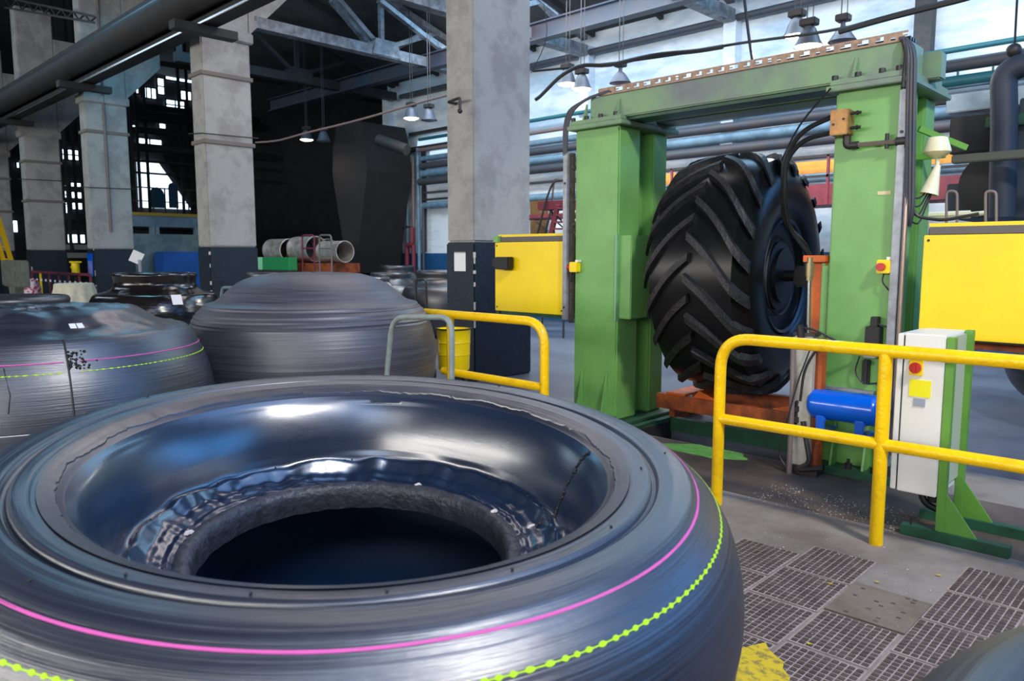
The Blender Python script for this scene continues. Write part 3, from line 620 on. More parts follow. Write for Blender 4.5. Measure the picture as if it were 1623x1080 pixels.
# e-stops
for x, z, lb in ((-1.835, 1.52, 'yellow stop box with red button'), (-4.625, 1.487, 'yellow stop box with red button')):
    m = MB(); m.box(x-.045, x+.045, 5.58, 5.65, z-.045, z+.05, .006); bx_ = obj('stop_box', m, YEL, pr, label=lb)
    m = MB()
    if x > -2: m.cyl((x-.01, 5.58, z), (x-.01, 5.55, z), .028, 16); m.cyl((x-.01, 5.585, z), (x-.01, 5.57, z), .018, 12)
    else: m.cyl((x-.045, 5.615, z), (x-.08, 5.615, z), .028, 16)
    obj('stop_button', m, RED, bx_, smooth=True)
    m = MB(); m.tube([(x, 5.61, z-.045), (x-.01, 5.6, z-.1), (x+.05, 5.62, z-.18)] if x > -2 else [(x, 5.61, z-.045), (x-.01, 5.6, z-.1), (x-.05, 5.62, z-.14)], .006, 6, fil=.03); obj('stop_box_cable', m, DGREY, bx_)
    m = MB(); m.box(x+.015, x+.05, 5.6, 5.65, z+.05, z+.07); obj('cable_gland', m, WHITE, bx_)
m = MB(); m.box(-1.92, -1.83, 5.645, 5.652, 2.02, 2.045); obj('name_tape', m, mat('cream_tape', (214, 204, 160), .6), pr)
# yellow guard panels
for x0, x1 in ((-5.725, -4.77), (-1.6, -.5)):
    left = x0 < -4
    m = MB(); m.box(x0, x1, 5.63, 5.66, 1.02 if left else 1.045, 1.735, .004); pn = obj('guard_panel', m, YEL, pr, label='flat yellow guard panel')
    m = MB(); m.box(x0+.02, x1, 5.66, 5.95, 1.03, 1.78); obj('panel_box', m, SOOT, pr)
    m = MB(); m.box(x0+.03, x1, 5.64, 5.68, 1.74, 1.79); obj('grey_track', m, mat('grey_track_paint', (92, 86, 84), .5), pr)
    m = MB(); m.box(x0+.02, x1, 5.66, 5.95, 1.79, 1.815); obj('top_strip', m, YEL, pr)
    m = MB()
    for q in ((x0+.03, 1.06), (x0+.03, 1.7), (x1-.03, 1.06)): m.cyl((q[0], 5.63, q[1]), (q[0], 5.626, q[1]), .009, 8)
    obj('screw', m, DGREY, pn)
    if left:
        m = MB(); m.box(x0-.01, x0+.07, 5.61, 5.7, 1.735, 1.8, .004); obj('green_corner', m, GREEN, pr)
        m = MB(); m.box(x0+.02, x0+.2, 5.56, 5.63, 1.485, 1.565, .006); m.box(x0+.09, x0+.29, 5.53, 5.62, 1.455, 1.585, .01); obj('limit_switch', m, BLACK, pr)
        m = MB(); m.box(x0+.0, x1, 5.66, 5.9, .98, 1.02); m.box(x0-.0, x0+.05, 5.64, 5.7, .985, 1.06); obj('bottom_rail', m, DGREEN, pr)
    else:
        m = MB(); m.box(x0, x1, 5.9, 5.95, .96, 1.02); m.box(x0, x1, 5.66, 5.9, .9, .93); obj('bottom_rail', m, RUST, pr)
# valve terminal on right leg
m = MB(); m.box(-1.93, -1.83, 5.57, 5.65, .97, 1.1, .005); m.box(-1.9, -1.85, 5.58, 5.64, 1.1, 1.17, .004); vt = obj('solenoid_valve', m, BLACK, pr)
m = MB(); m.box(-1.95, -1.9, 5.6, 5.65, .68, .86, .01); obj('air_filter', m, BLACK, pr)
m = MB(); m.box(-1.93, -1.85, 5.56, 5.65, .88, .97); m.box(-1.85, -1.74, 5.6, 5.63, .9, .93); m.cyl((-1.96, 5.6, .92), (-1.93, 5.6, .92), .015, 8); obj('valve_body', m, GREY, vt)
m = MB(); m.tube([(-1.86, 5.6, 1.12), (-1.78, 5.6, 1.1), (-1.74, 5.62, 1.1)], .007, 6); m.tube([(-1.97, 5.61, .88), (-2.0, 5.6, .76), (-1.93, 5.6, .68), (-1.84, 5.6, .7)], .006, 6, fil=.05); obj('air_line', m, DGREY, vt)
m = MB(); m.box(-2.2, -1.86, 5.6, 5.65, .615, .635); obj('shelf_lip', m, GREY, pr)
# beige siren
sx, sy = -1.6, 5.8
m = MB(); m.lathe([(.001, 2.405), (.05, 2.4), (.062, 2.395), (.085, 2.32), (.088, 2.3), (.075, 2.285), (.02, 2.255), (.001, 2.25)], 24, Matrix.Translation((sx, sy, 0))); sr = obj('siren_cap', m, CREAM, pr, smooth=True, label='cream siren with cone horn')
m = MB(); m.cyl((sx+.005, sy, 2.255), (sx+.01, sy, 2.2), .014, 8); p0 = Vector((sx+.012, sy, 2.21)); p1 = Vector((sx-.03, sy-.03, 2.0))
d = (p1-p0).normalized(); M = Matrix.Translation(p0) @ d.to_track_quat('Z', 'Y').to_matrix().to_4x4()
m.lathe([(.018, 0), (.024, .03), (.062, .2), (.06, .2), (.02, .03)], 20, M); obj('siren_horn', m, CREAM, sr, smooth=True)
m = MB(); m.box(-1.79, -1.6, 5.98, 6.02, 2.28, 2.32); m.bar((-1.78, 6.0, 2.5), (-1.52, 6.2, 2.36), .03, .04); obj('siren_bracket', m, CABGREEN, pr)
m = MB()
for j in range(4): m.tube([(-1.71, 5.62, 2.0-.05*j), (-1.66, 5.7, 1.98-.06*j), (-1.63+.01*j, 5.78, 2.06), (-1.61, 5.8, 2.2)], .006, 6, fil=.05)
m.tube([(-1.7, 5.62, 1.95), (-1.66, 5.65, 1.86), (-1.5, 5.66, 1.83), (-1.3, 5.7, 1.87)], .012, 6, fil=.06)
obj('siren_wire', m, DGREY, pr)
# orange clamp arm
m = MB(); m.box(-2.42, -2.25, 5.62, 5.72, 1.55, 1.6, .004); m.box(-2.40, -2.27, 5.74, 5.86, .6, 1.55, .004); m.prism([(-2.27, 5.66, 1.55), (-2.27, 5.85, 1.55), (-2.27, 5.85, 1.3)], (.015, 0, 0)); obj('clamp_arm', m, ORANGE, pr, label='orange clamp arm')
m = MB(); m.box(-2.42, -2.26, 5.75, 5.88, .1, .6, .004); obj('lower_arm', m, RUST, pr)

# pneumatic cylinder post in front of right leg
t = thing('lift_cylinder', (-2.27, 5.42, 0), 'off-white pneumatic cylinder post with rod in front of the right press leg', 'cylinder')
m = MB(); m.box(-2.355, -2.215, 5.38, 5.5, .06, 1.02, .006); obj('barrel', m, mat('offwhite_profile', (196, 194, 182), .45, rgb2=(150, 144, 130), scale=6, amt=.8), t)
m = MB(); m.box(-2.19, -2.16, 5.42, 5.5, .06, 1.0); m.box(-2.215, -2.19, 5.44, 5.5, .06, 1.0); obj('side_rail', m, RUST, t)
m = MB(); m.cyl((-2.27, 5.42, 1.02), (-2.28, 5.42, 1.5), .017, 12); obj('piston_rod', m, CHROME, t, smooth=True)
m = MB(); m.cyl((-2.28, 5.42, 1.45), (-2.28, 5.42, 1.545), .03, 12); m.cyl((-2.28, 5.42, 1.42), (-2.28, 5.42, 1.455), .024, 12); m.cyl((-2.28, 5.42, 1.545), (-2.28, 5.42, 1.585), .02, 12); obj('rod_coupling', m, mat('dull_brass', (156, 144, 108), .4, .7), t, smooth=True)
m = MB(); m.cyl((-2.3, 5.37, 1.0), (-2.31, 5.36, 1.1), .025, 10); m.box(-2.36, -2.2, 5.37, 5.48, 1.02, 1.045); m.tube([(-2.3, 5.37, 1.08), (-2.2, 5.38, 1.07), (-2.05, 5.45, .98), (-1.95, 5.6, .9)], .009, 6, fil=.06); obj('top_fitting', m, DGREY, t, smooth=True)
m = MB(); m.tube([(-2.33, 5.33, 0), (-2.33, 5.33, .6), (-2.36, 5.38, .95)], .02, 8, fil=.1); obj('drain_pipe', m, PIPEBR, t, smooth=True)
m = MB(); m.tube([(-2.2, 5.35, 1.0), (-2.28, 5.3, .7), (-2.36, 5.3, .35), (-2.42, 5.33, .12), (-2.35, 5.33, .04)], .006, 6, fil=.1); m.tube([(-2.15, 5.36, .98), (-2.25, 5.33, .8), (-2.27, 5.33, .55)], .01, 6, fil=.1); obj('air_hose', m, DGREY, t, smooth=True)
m = MB(); m.tube([(-2.25, 5.35, .4), (-2.18, 5.34, .1), (-2.28, 5.32, .04), (-2.1, 5.36, .08)], .02, 8, fil=.05); m.box(-2.36, -2.14, 5.36, 5.52, 0, .06); obj('foot', m, DGREY, t, smooth=True)
# blue air tank
t = thing('air_tank', (-2.0, 5.42, .38), 'bright blue compressed air tank bolted low on the right press leg', 'tank')
m = MB(); M = Matrix.Translation((-2.255, 5.44, .53)) @ Matrix.Rotation(math.pi/2, 4, 'Y')
m.lathe([(.001, 0), (.05, .006), (.085, .02), (.105, .045), (.108, .06), (.108, .46), (.105, .475), (.085, .5), (.05, .515), (.001, .52)], 32, M); obj('vessel', m, BLUE, t, smooth=True)
for x in (-2.13, -1.86):
    m = MB(); m.box(x-.03, x+.03, 5.35, 5.37, .345, .46, .004); m.box(x-.03, x+.03, 5.35, 5.6, .335, .35); m.box(x-.035, x+.035, 5.36, 5.5, .425, .45); obj('bracket', m, BLUE, t)
m = MB(); m.cyl((-2.255, 5.44, .53), (-2.30, 5.44, .53), .014, 8); m.tube([(-2.29, 5.42, .55), (-2.32, 5.38, .53), (-2.32, 5.38, .3)], .016, 8, fil=.03); m.cyl((-2.32, 5.38, .46), (-2.32, 5.38, .5), .024, 8); m.cyl((-2.32, 5.38, .38), (-2.32, 5.38, .42), .028, 6); m.cyl((-1.735, 5.44, .53), (-1.69, 5.44, .53), .02, 8); obj('fitting', m, DGREY, t, smooth=True)

# cured tyre -------------------------------------------------------
TW, TR = .84, 1.035
rot = Matrix.Rotation(math.radians(4.5), 3, 'Z').to_quaternion()
ty = thing('finished_tyre', (-2.93, 6.45, 1.42), 'huge black lugged tractor tyre held upright inside the green press', 'tyre', rot=rot)
def tread_r(u):                                           # u: 0 at near sidewall .. -TW
    c = abs((u+TW/2)/(TW/2)); return TR*(1-.035*c*c-.05*max(0, c-.8)**2*25)
MX = Matrix.Rotation(math.pi/2, 4, 'Y')                   # lathe axis z -> x
prof = []
for k in range(5): prof.append((.47+.02*k/4, -.08+.05*k/4))
prof += [(.52, .0), (.56, .025), (.6, .035), (.7, .05), (.8, .045), (.88, .02), (.93, -.02), (.965, -.04)]
for k in range(9): u = -.06-(TW-.12)*k/8; prof.append((tread_r(u), u))
prof += [(.965, -TW+.04), (.9, -TW), (.75, -TW-.04), (.6, -TW-.02), (.47, -TW+.04)]
m = MB(); m.lathe(prof, 96, MX, close=True); obj('carcass', m, R_CURED, ty, smooth=True, local=True)
def lug_mesh(side):
    m = MB(); secs = []; n = 9
    for k in range(n+1):
        s_ = k/n; uu = (s_*.43-.015)                      # lateral distance from centre
        u = -TW/2 + uu*side
        ph = .47*(s_**1.0) - .05*math.sin(s_*math.pi)    # chevron: edges lag
        rb = tread_r(u)-.015; hgt = .055*(1-.15*s_)
        if s_ > .93: hgt *= .8
        wb = .044+.014*s_; wt = .03+.010*s_
        sec = []
        for dphi, rr in ((-wb, rb), (-wt, rb+hgt+.015), (wt, rb+hgt+.015), (wb, rb)):
            a = ph+dphi/1.03; sec.append(Vector((u, rr*math.cos(a), rr*math.sin(a))))
        secs.append(sec)
    u = -TW/2+(.44)*side; last = secs[-1]
    ca, sa_ = math.cos(.07), math.sin(.07); sec = [Vector((u+.02*side, (p.y*ca-p.z*sa_)*.93, (p.y*sa_+p.z*ca)*.93)) for p in last]
    secs.append(sec)
    m.sweep(secs); bmesh.ops.recalc_face_normals(m.bm, faces=m.bm.faces)
    me = bpy.data.meshes.new('lug'); m.bm.to_mesh(me); m.bm.free(); me.materials.append(R_LUG); return me
lm = {1: lug_mesh(1), -1: lug_mesh(-1)}; NL = 20
for side in (1, -1):
    for k in range(NL):
        o = bpy.data.objects.new('lug', lm[side]); C.objects.link(o); o.parent = ty
        o.rotation_euler = (math.pi*2*(k+(.5 if side < 0 else 0))/NL, 0, 0)
m = MB()
m.lathe([(.475, -.03), (.47, -.06), (.3, -.07), (.3, -.04), (.24, -.03), (.24, .0), (.001, .0), (.001, -.2), (.475, -.2)], 48, MX)
hub = obj('rim_plate', m, mat('black_rim_paint', (20, 22, 26), .45), ty, smooth=True, local=True)
m = MB(); m.lathe([(.49, -.02), (.505, -.01), (.5, .012), (.475, .0)], 64, MX, close=True); obj('bead_ring', m, mat('rim_edge', (52, 62, 74), .35), ty, smooth=True, local=True)
m = MB(); m.lathe([(.345, -.05), (.35, -.045), (.345, -.03), (.335, -.045)], 48, MX, close=True); obj('inner_ring', m, mat('rim_ring', (60, 60, 62), .4), hub, smooth=True, local=True)
m = MB(); m.cyl((0, 0, 0), (.25, -.02, .02), .05, 14); m.box(.1, .6, -.09, .09, -.09, .09, .02); obj('spindle', m, BLACK, ty, smooth=True, local=True)
m = MB()
for k in range(420):
    a = random.uniform(.15, 2.8); u = -random.uniform(.03, TW-.03); rr = tread_r(u)+random.choice((0, .05)); h_ = random.uniform(.015, .035)
    c = Vector((u, rr*math.cos(a), rr*math.sin(a))); d = Vector((random.uniform(-.3, .3), math.cos(a), math.sin(a))); e = Vector((.0011, 0, 0)); f = Vector((0, -math.sin(a)*.0011, math.cos(a)*.0011))
    v = [m.bm.verts.new(c-e), m.bm.verts.new(c+e), m.bm.verts.new(c+f), m.bm.verts.new(c+d*h_)]
    m.bm.faces.new((v[0], v[1], v[3])); m.bm.faces.new((v[1], v[2], v[3])); m.bm.faces.new((v[2], v[0], v[3]))
obj('vent_hairs', m, BLACK, ty, local=True, kind='stuff')
# orange cradle
t = thing('tyre_cradle', (-3.4, 6.05, 0), 'rusty orange steel cradle beam under the finished tyre', 'cradle')
m = MB(); m.box(-4.0, -2.5, 6.1, 6.2, .15, .29, .006); obj('front_beam', m, RUST, t)
m = MB(); m.box(-4.0, -2.5, 6.75, 6.85, .15, .29, .006); obj('rear_beam', m, RUST, t)
m = MB(); m.box(-3.9, -3.7, 6.12, 6.75, .29, .31); obj('top_plate', m, ORANGE, t)
m = MB(); m.box(-2.8, -2.6, 6.12, 6.75, .29, .31); obj('top_plate', m, ORANGE, t)
m = MB(); m.prism([(-3.62, 6.13, .29), (-3.36, 6.13, .29), (-3.56, 6.13, .36)], (0, .04, 0)); obj('wedge', m, ORANGE, t)
m = MB(); m.prism([(-2.5, 6.13, .29), (-2.86, 6.13, .29), (-2.5, 6.13, .4)], (0, .04, 0)); obj('wedge', m, ORANGE, t)
for q in ((-3.96, 6.4), (-2.52, 6.4)): m = MB(); m.box(q[0]-.03, q[0]+.03, 6.32, 6.85, 0, .15); obj('foot', m, RUST, t)

# control cabinet ----------------------------------------------------
t = thing('control_cabinet', (-1.25, 4.85, 0), 'white control cabinet on a green stand behind the yellow railing', 'cabinet')
m = MB(); m.box(-1.375, -1.165, 4.6, 5.02, .25, 1.165, .006); obj('body', m, WHITE, t)
m = MB(); m.box(-1.41, -1.38, 4.6, 5.02, .255, 1.16, .004); obj('door', m, WHITE, t)
m = MB(); m.box(-1.382, -1.373, 4.605, 5.0, .26, 1.15); obj('door_seal', m, BLACK, t)
for y0 in (4.6, 4.96):
    m = MB(); m.box(-1.162, -1.118, y0, y0+.045, .06, 1.155 if y0 < 4.8 else 1.17, .003); obj('stand_post', m, CABGREEN, t)
    m = MB(); m.prism([(-1.118, y0+.015, .06), (-.96, y0+.015, .06), (-1.118, y0+.015, .28)], (0, .012, 0)); obj('stand_gusset', m, CABGREEN, t)
    m = MB(); m.box(-1.34, -.8 if y0 < 4.8 else -.5, y0-.01, y0+.055, 0, .06, .003); obj('stand_foot', m, DGREEN, t)
m = MB(); m.box(-1.162, -1.15, 4.645, 4.96, .3, 1.15); obj('side_panel', m, mat('grey_green_panel', (176, 186, 158), .5), t)
m = MB(); m.box(-1.34, -1.27, 4.585, 4.6, .93, 1.02, .003); sw = obj('main_switch', m, YEL, t)
m = MB(); m.cyl((-1.305, 4.585, .975), (-1.305, 4.565, .975), .03, 20); m.box(-1.315, -1.298, 4.555, 4.57, .945, 1.0, .003); obj('switch_knob', m, RED, sw, smooth=True)
m = MB(); m.box(-1.335, -1.225, 4.595, 4.6, .81, .905); obj('yellow_sign', m, mat('bright_yellow_sign', (244, 236, 10), .5), t, label='blank bright yellow plate')
m = MB(); m.box(-1.31, -1.25, 4.595, 4.6, .755, .8); obj('grey_plate', m, mat('grey_label', (150, 160, 178), .5), t)
m = MB(); m.tube([(-1.3, 4.8, .25), (-1.28, 4.78, .16), (-1.2, 4.8, .12), (-1.1, 4.85, .1)], .02, 8, fil=.05); m.cyl((-1.22, 4.8, .25), (-1.22, 4.8, .17), .04, 10); obj('cable_tail', m, BLACK, t, smooth=True)
m = MB(); m.cyl((-1.29, 4.62, .06), (-1.29, 4.62, .1), .006, 6); obj('foot_stud', m, DGREY, t)

# railings -----------------------------------------------------------
RR = .036
t = thing('guard_railing', (-1.4, 4.33, 0), 'thick yellow tubular guard railing in front of the press, at the right', 'railing')
m = MB(); m.tube([(-2.365, 4.33, 0), (-2.365, 4.33, 1.085), (-.2, 4.33, 1.085)], RR, 16, fil=.2, nf=10); obj('top_rail', m, RYEL, t, smooth=True)
m = MB(); m.tube([(-2.36, 4.33, .565), (-.2, 4.33, .572)], RR*.94, 16); obj('mid_rail', m, RYEL, t, smooth=True)
for x in (-1.382, -.3): m = MB(); m.tube([(x, 4.33, 0), (x, 4.33, 1.07)], RR, 16); obj('post', m, RYEL, t, smooth=True)
t = thing('guard_railing', (-4.8, 4.33, 0), 'yellow tubular guard railing behind the open foreground casing', 'railing')
m = MB(); m.tube([(-3.86, 4.33, 0), (-3.86, 4.33, 1.09), (-5.30, 4.33, 1.09)], RR, 16, fil=.2, nf=10); obj('top_rail', m, RYEL, t, smooth=True)
m = MB(); m.tube([(-3.87, 4.33, .58), (-5.06, 4.33, .585)], RR*.94, 16); obj('mid_rail', m, RYEL, t, smooth=True)
for x in (-4.96,): m = MB(); m.tube([(x, 4.33, 0), (x, 4.33, 1.07)], RR*.95, 16); obj('post', m, RYEL, t, smooth=True)
# grey hoop handle of a casing cart
m = MB(); y = 3.2
a = P(612, 602, y=y); b = P(722, 602, y=y)
m.tube([(a.x-.02, y, .0), P(612, 602, y=y), P(622, 503, y=y), P(716, 503, y=y), P(716, 560, y=y), (b.x-.05, y, 0)], .019, 12, fil=.13, nf=8); tag(obj('hoop_barrier', m, mat('grey_green_hoop', (138, 150, 146), .4, rgb2=(100, 108, 100), scale=9, amt=.6), smooth=True), 'grey green tubular hoop handle behind the foreground casing', 'handle')
m = MB(); y = 7.6; a = P(660, 500, y=y); b = P(677, 500, y=y); m.tube([(a.x, y, 0), a, P(659, 443, y=y), P(675, 443, y=y), b, (b.x, y, 0)], .02, 8, fil=.08); tag(obj('hoop_barrier', m, DGREY, smooth=True), 'dark narrow hoop handle left of the nearest column', 'handle')
m = MB(); y = 7.0; a = P(605, 475, y=y); b = P(620, 472, y=y); m.tube([(a.x, y, 0), a, P(606, 449, y=y), P(618, 449, y=y), b, (b.x, y, 0)], .02, 8, fil=.08); tag(obj('hoop_barrier', m, GREY, smooth=True), 'grey hoop handle at the right shoulder of the domed casing', 'handle')
m = MB(); y = 4.9; a = P(348, 500, y=y); b = P(384, 500, y=y); m.tube([(a.x, y, 0), a, P(352, 456, y=y), P(382, 456, y=y), b, (b.x, y, 0)], .022, 8, fil=.08); tag(obj('hoop_barrier', m, mat('grey_tube', (110, 128, 138), .4), smooth=True), 'grey hoop handle at the left shoulder of the domed casing', 'handle')
# yellow bin
c = Vector((-5.62, 4.95, 0)); t = thing('yellow_drum', c, 'yellow ribbed drum standing behind the rear railing', 'drum')
m = MB(); m.lathe([(.001, .47), (.15, .47), (.155, .49), (.158, .62), (.164, .625), (.16, .635), (.162, .74), (.168, .745), (.163, .755), (.168, .87), (.172, .875), (.168, .88), (.16, .86), (.001, .85)], 32, Matrix.Translation(c)); obj('body', m, YEL, t, smooth=True)
m = MB(); m.tube([c+Vector((.175*math.cos(a), .175*math.sin(a), .882)) for a in [k*math.pi/12 for k in range(25)]], .007, 6); m.box(c.x-.16, c.x-.12, c.y-.17, c.y-.13, 0, .47); m.box(c.x+.12, c.x+.16, c.y-.17, c.y-.13, 0, .47); m.box(c.x-.02, c.x+.02, c.y+.12, c.y+.16, 0, .47); obj('frame', m, DGREY, t)
m = MB(); m.box(c.x-.1, c.x-.03, c.y-.172, c.y-.162, .65, .78); obj('paper_label', m, mat('brown_label', (180, 160, 120), .7), t)

# ============================================================ TYRE CASINGS
def smooth_prof(pts, n=4):
    out = []
    for i in range(len(pts)-1):
        p0 = pts[max(i-1, 0)]; p1 = pts[i]; p2 = pts[i+1]; p3 = pts[min(i+2, len(pts)-1)]
        for k in range(n):
            t = k/n; out.append(tuple(.5*((2*p1[j])+(-p0[j]+p2[j])*t+(2*p0[j]-5*p1[j]+4*p2[j]-p3[j])*t*t+(-p0[j]+3*p1[j]-3*p2[j]+p3[j])*t**3) for j in (0, 1)))
    out.append(pts[-1]); return out
from mathutils import noise
def nz(a, k, s): return noise.noise(Vector((math.cos(a)*k, math.sin(a)*k, s)))

# foreground casing
nrm = Vector((.085, -.018, 1)).normalized(); q = Vector((0, 0, 1)).rotation_difference(nrm)
FG = thing('open_casing', (-1.92, 1.252, .075), 'huge open rubber casing with deep shiny bowl in the foreground', 'tyre', rot=q)
FZ = -.04
bowl = [(.462, .66), (.458, .68), (.462, .70), (.48, .706), (.50, .706), (.515, .712), (.53, .708), (.55, .718), (.57, .722), (.59, .738), (.605, .752), (.618, .745), (.633, .752), (.643, .785), (.657, .83), (.674, .872), (.694, .912), (.715, .944), (.737, .968)]
crest = [(.737, .968), (.765, .985), (.79, .994), (.815, 1.0), (.84, 1.004), (.852, 1.0), (.858, .989), (.866, .99), (.875, 1.0), (.9, 1.004), (.935, 1.003), (.96, .998), (.979, .986), (1.0, .972), (1.03, .948), (1.06, .91), (1.085, .865), (1.105, .81), (1.118, .75), (1.122, .67), (1.11, .55), (1.08, .42), (1.03, .28), (.96, .15), (.87, .075), (.75, .045), (.6, .04), (.45, .05), (.42, .07)]
inner = [(.42, .07), (.6, .09), (.8, .12), (.93, .22), (1.0, .4), (1.03, .6), (1.02, .78), (.95, .9), (.85, .92), (.76, .88), (.7, .78), (.64, .70), (.55, .68), (.462, .66)]
sp = smooth_prof(bowl, 4)
def dbowl(a, r, z, i):
    dz = dr = 0
    if .47 < r < .64:
        w_ = math.sin((r-.47)/.17*math.pi)
        dz += w_*(.012*nz(a, 5, 1)+.007*nz(a, 14, r*18)+.0022*nz(a, 30, r*40))
        if .57 < r: dz += .022*nz(a, 7, 3)*math.sin((r-.57)/.07*math.pi)
    if .64 <= r < .72: dr += .010*nz(a, 2.2, 5+r*3)
    if r <= .47: dr += .006*nz(a, 6, 2)
    return r+dr, z+dz+FZ
m = MB(); m.lathe(sp, 320, disp=dbowl); obj('bowl', m, R_BOWL, FG, smooth=True, local=True)
# bead ring: outline grey torn band at the hole
m = MB(); m.lathe(smooth_prof([(.452, .63), (.449, .675), (.455, .703), (.47, .716), (.492, .714), (.50, .705), (.48, .700), (.464, .695), (.462, .64)], 3), 256, disp=lambda a, r, z, i: (r+.010*max(0, nz(a, 16, 9))*(r > .485)+.004*nz(a, 8, 1), z+FZ+.004*nz(a, 12, 4)), close=True)
obj('bead_ring', m, R_BEAD, FG, smooth=True, local=True)
sp = smooth_prof(crest, 4)
def dcrest(a, r, z, i):
    dz = .0008*math.sin(r*2*math.pi/.0105) if .74 < r < 1.0 and z > .9 else 0
    dz += .0014*nz(a, 4, r*30)*(z > .96)
    dr = .0016*math.sin(z*2*math.pi/.03) if r > 1.0 else 0
    return r+dr, z+dz+FZ
m = MB(); m.lathe(sp, 256, disp=dcrest); obj('outer_wall', m, R_FORE, FG, smooth=True, local=True)
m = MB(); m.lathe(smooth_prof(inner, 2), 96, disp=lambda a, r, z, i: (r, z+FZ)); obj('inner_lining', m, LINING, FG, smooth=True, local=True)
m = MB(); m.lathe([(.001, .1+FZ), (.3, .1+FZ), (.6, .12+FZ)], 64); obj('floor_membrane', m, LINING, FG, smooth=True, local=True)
# ragged strip edge along the bowl lip
m = MB(); ring = []; N_ = 420
for k in range(N_):
    a = 2*math.pi*k/N_; rj = .752+.012*nz(a, 5, 7)+.012*abs(nz(a, 28, 3))
    zi = .968+ (rj-.737)*.55+FZ
    ring.append((a, rj, zi))
ins = [m.bm.verts.new((r*math.cos(a), r*math.sin(a), z+.0005)) for a, r, z in ring]
ups = [m.bm.verts.new(((r+.002)*math.cos(a), (r+.002)*math.sin(a), z+.007)) for a, r, z in ring]
out = [m.bm.verts.new(((.795)*math.cos(a), .795*math.sin(a), .9955+FZ+.0035)) for a, r, z in ring]
for k in range(N_):
    j = (k+1) % N_; m.bm.faces.new((ins[k], ins[j], ups[j], ups[k])); m.bm.faces.new((ups[k], ups[j], out[j], out[k]))
obj('ragged_lip', m, R_FORE, FG, smooth=True, local=True)
def ribbon(par, prof_r, prof_z, dr, dz_, m_, name, lab, a0=0, a1=2*math.pi, dash=0, n=720, lift=.0022, wd=.0045, wob=.002):
    m = MB(); t_ = Vector((dr, dz_)).normalized(); nn = Vector((-t_.y, t_.x))
    if nn.y < 0: nn = -nn
    prev = None
    for k in range(n+1):
        a = a0+(a1-a0)*k/n; wv = wob*nz(a, 3, 2)
        if dash: w_ = wd*(.3+.9*max(0, math.sin(a*dash+5*nz(a, 9, 1)))**.6)
        else: w_ = wd*(1+.2*nz(a, 20, 1))
        sec = []
        for s_, h_ in ((-w_, -.001), (-w_*.8, lift), (w_*.8, lift), (w_, -.001)):
            rr = prof_r+t_.x*(s_+wv)+nn.x*h_; zz = prof_z+t_.y*(s_+wv)+nn.y*h_
            sec.append(m.bm.verts.new((rr*math.cos(a), rr*math.sin(a), zz)))
        if prev:
            for j in range(3): m.bm.faces.new((prev[j], prev[j+1], sec[j+1], sec[j]))
        prev = sec
    return obj(name, m, m_, par, smooth=True, local=True, label=lab)
ribbon(FG, .979, .986+FZ, .9, -.6, PINK, 'pink_line', 'pink crayon line', wd=.0038, lift=.001)
ribbon(FG, 1.042, .934+FZ, .6, -.8, LIME, 'lime_line', 'dotted lime crayon line', dash=210, wd=.0055, n=2600)
# radial seam and stickers
def at_pol(par, a, r, z): return Vector((r*math.cos(a), r*math.sin(a), z))
def seam(par, a, pr_, m_, rad=.004):
    m = MB(); rr = random.Random(3)
    pts = [(r, z) for r, z in pr_]
    for k in range(len(pts)-1):
        for j in range(6):
            t_ = j/6; r = pts[k][0]*(1-t_)+pts[k+1][0]*t_; z = pts[k][1]*(1-t_)+pts[k+1][1]*t_
            p = at_pol(par, a+rr.uniform(-.008, .008), r-.002, z+.002); m.sph(p, rad*rr.uniform(.6, 1.5), 6)
    return obj('splice_seam', m, m_, par, smooth=True, local=True)
fgc = Vector((-1.92, 1.252, .075)); qi = q.inverted()
def locang(px, py, z):
    p = P(px, py, z=z)-fgc; p = qi @ p; return math.atan2(p.y, p.x)
sa = locang(925, 715, .98)
seam(FG, sa, [(r, z+FZ) for r, z in bowl[8:]], BLACK)
def sticker(par, a, r, z, nr, nz_, w_, h_, m_=PAPER, name='sticker'):
    m = MB(); tn = Vector((-math.sin(a), math.cos(a), 0)); n3 = Vector((nr*math.cos(a), nr*math.sin(a), nz_)).normalized(); up = n3.cross(tn)
    M = Matrix((tn, up, n3)).transposed(); m.obox(at_pol(par, a, r, z)+n3*.003, (w_, h_, .002), M); return obj(name, m, m_, par, local=True)
sticker(FG, locang(857, 725, .88), .70, .888+FZ, -.85, .45, .017, .022)
m = MB()
for a, r, z in ((locang(860, 698, .93), .715, .925), (locang(872, 702, .93), .715, .925), (locang(885, 708, .93), .716, .925)):
    m.sph(at_pol(FG, a, r-.006, z+FZ), .006, 6)
obj('resin_drip', m, CHIP, FG, smooth=True, local=True)
# small rubber pips
m = MB(); rr = random.Random(5)
for k in range(34): a = rr.uniform(0, 6.28); r = rr.choice((.6, .61, .61, .83, .93)); z = {.6: .75, .61: .752, .83: 1.003, .93: 1.003}[r]; m.sph(at_pol(FG, a, r, z+FZ+.003), .0035, 6)
obj('rubber_pips', m, BLACK, FG, smooth=True, local=True, kind='stuff')
for a, r in ((locang(695, 772, .7), .49), (locang(280, 880, .7), .5), (locang(790, 830, .7), .49), (locang(845, 850, .7), .56)):
    m = MB(); m.lathe([(.001, .008), (.008, .006), (.012, -.002), (.001, -.004)], 9, Matrix.Translation(at_pol(FG, a, r, .714+FZ)), disp=lambda an, rr_, z, i: (rr_*(1+.6*math.sin(an*2+r*9)), z)); obj('torn_flake', m, CHIP, FG, smooth=True, local=True)

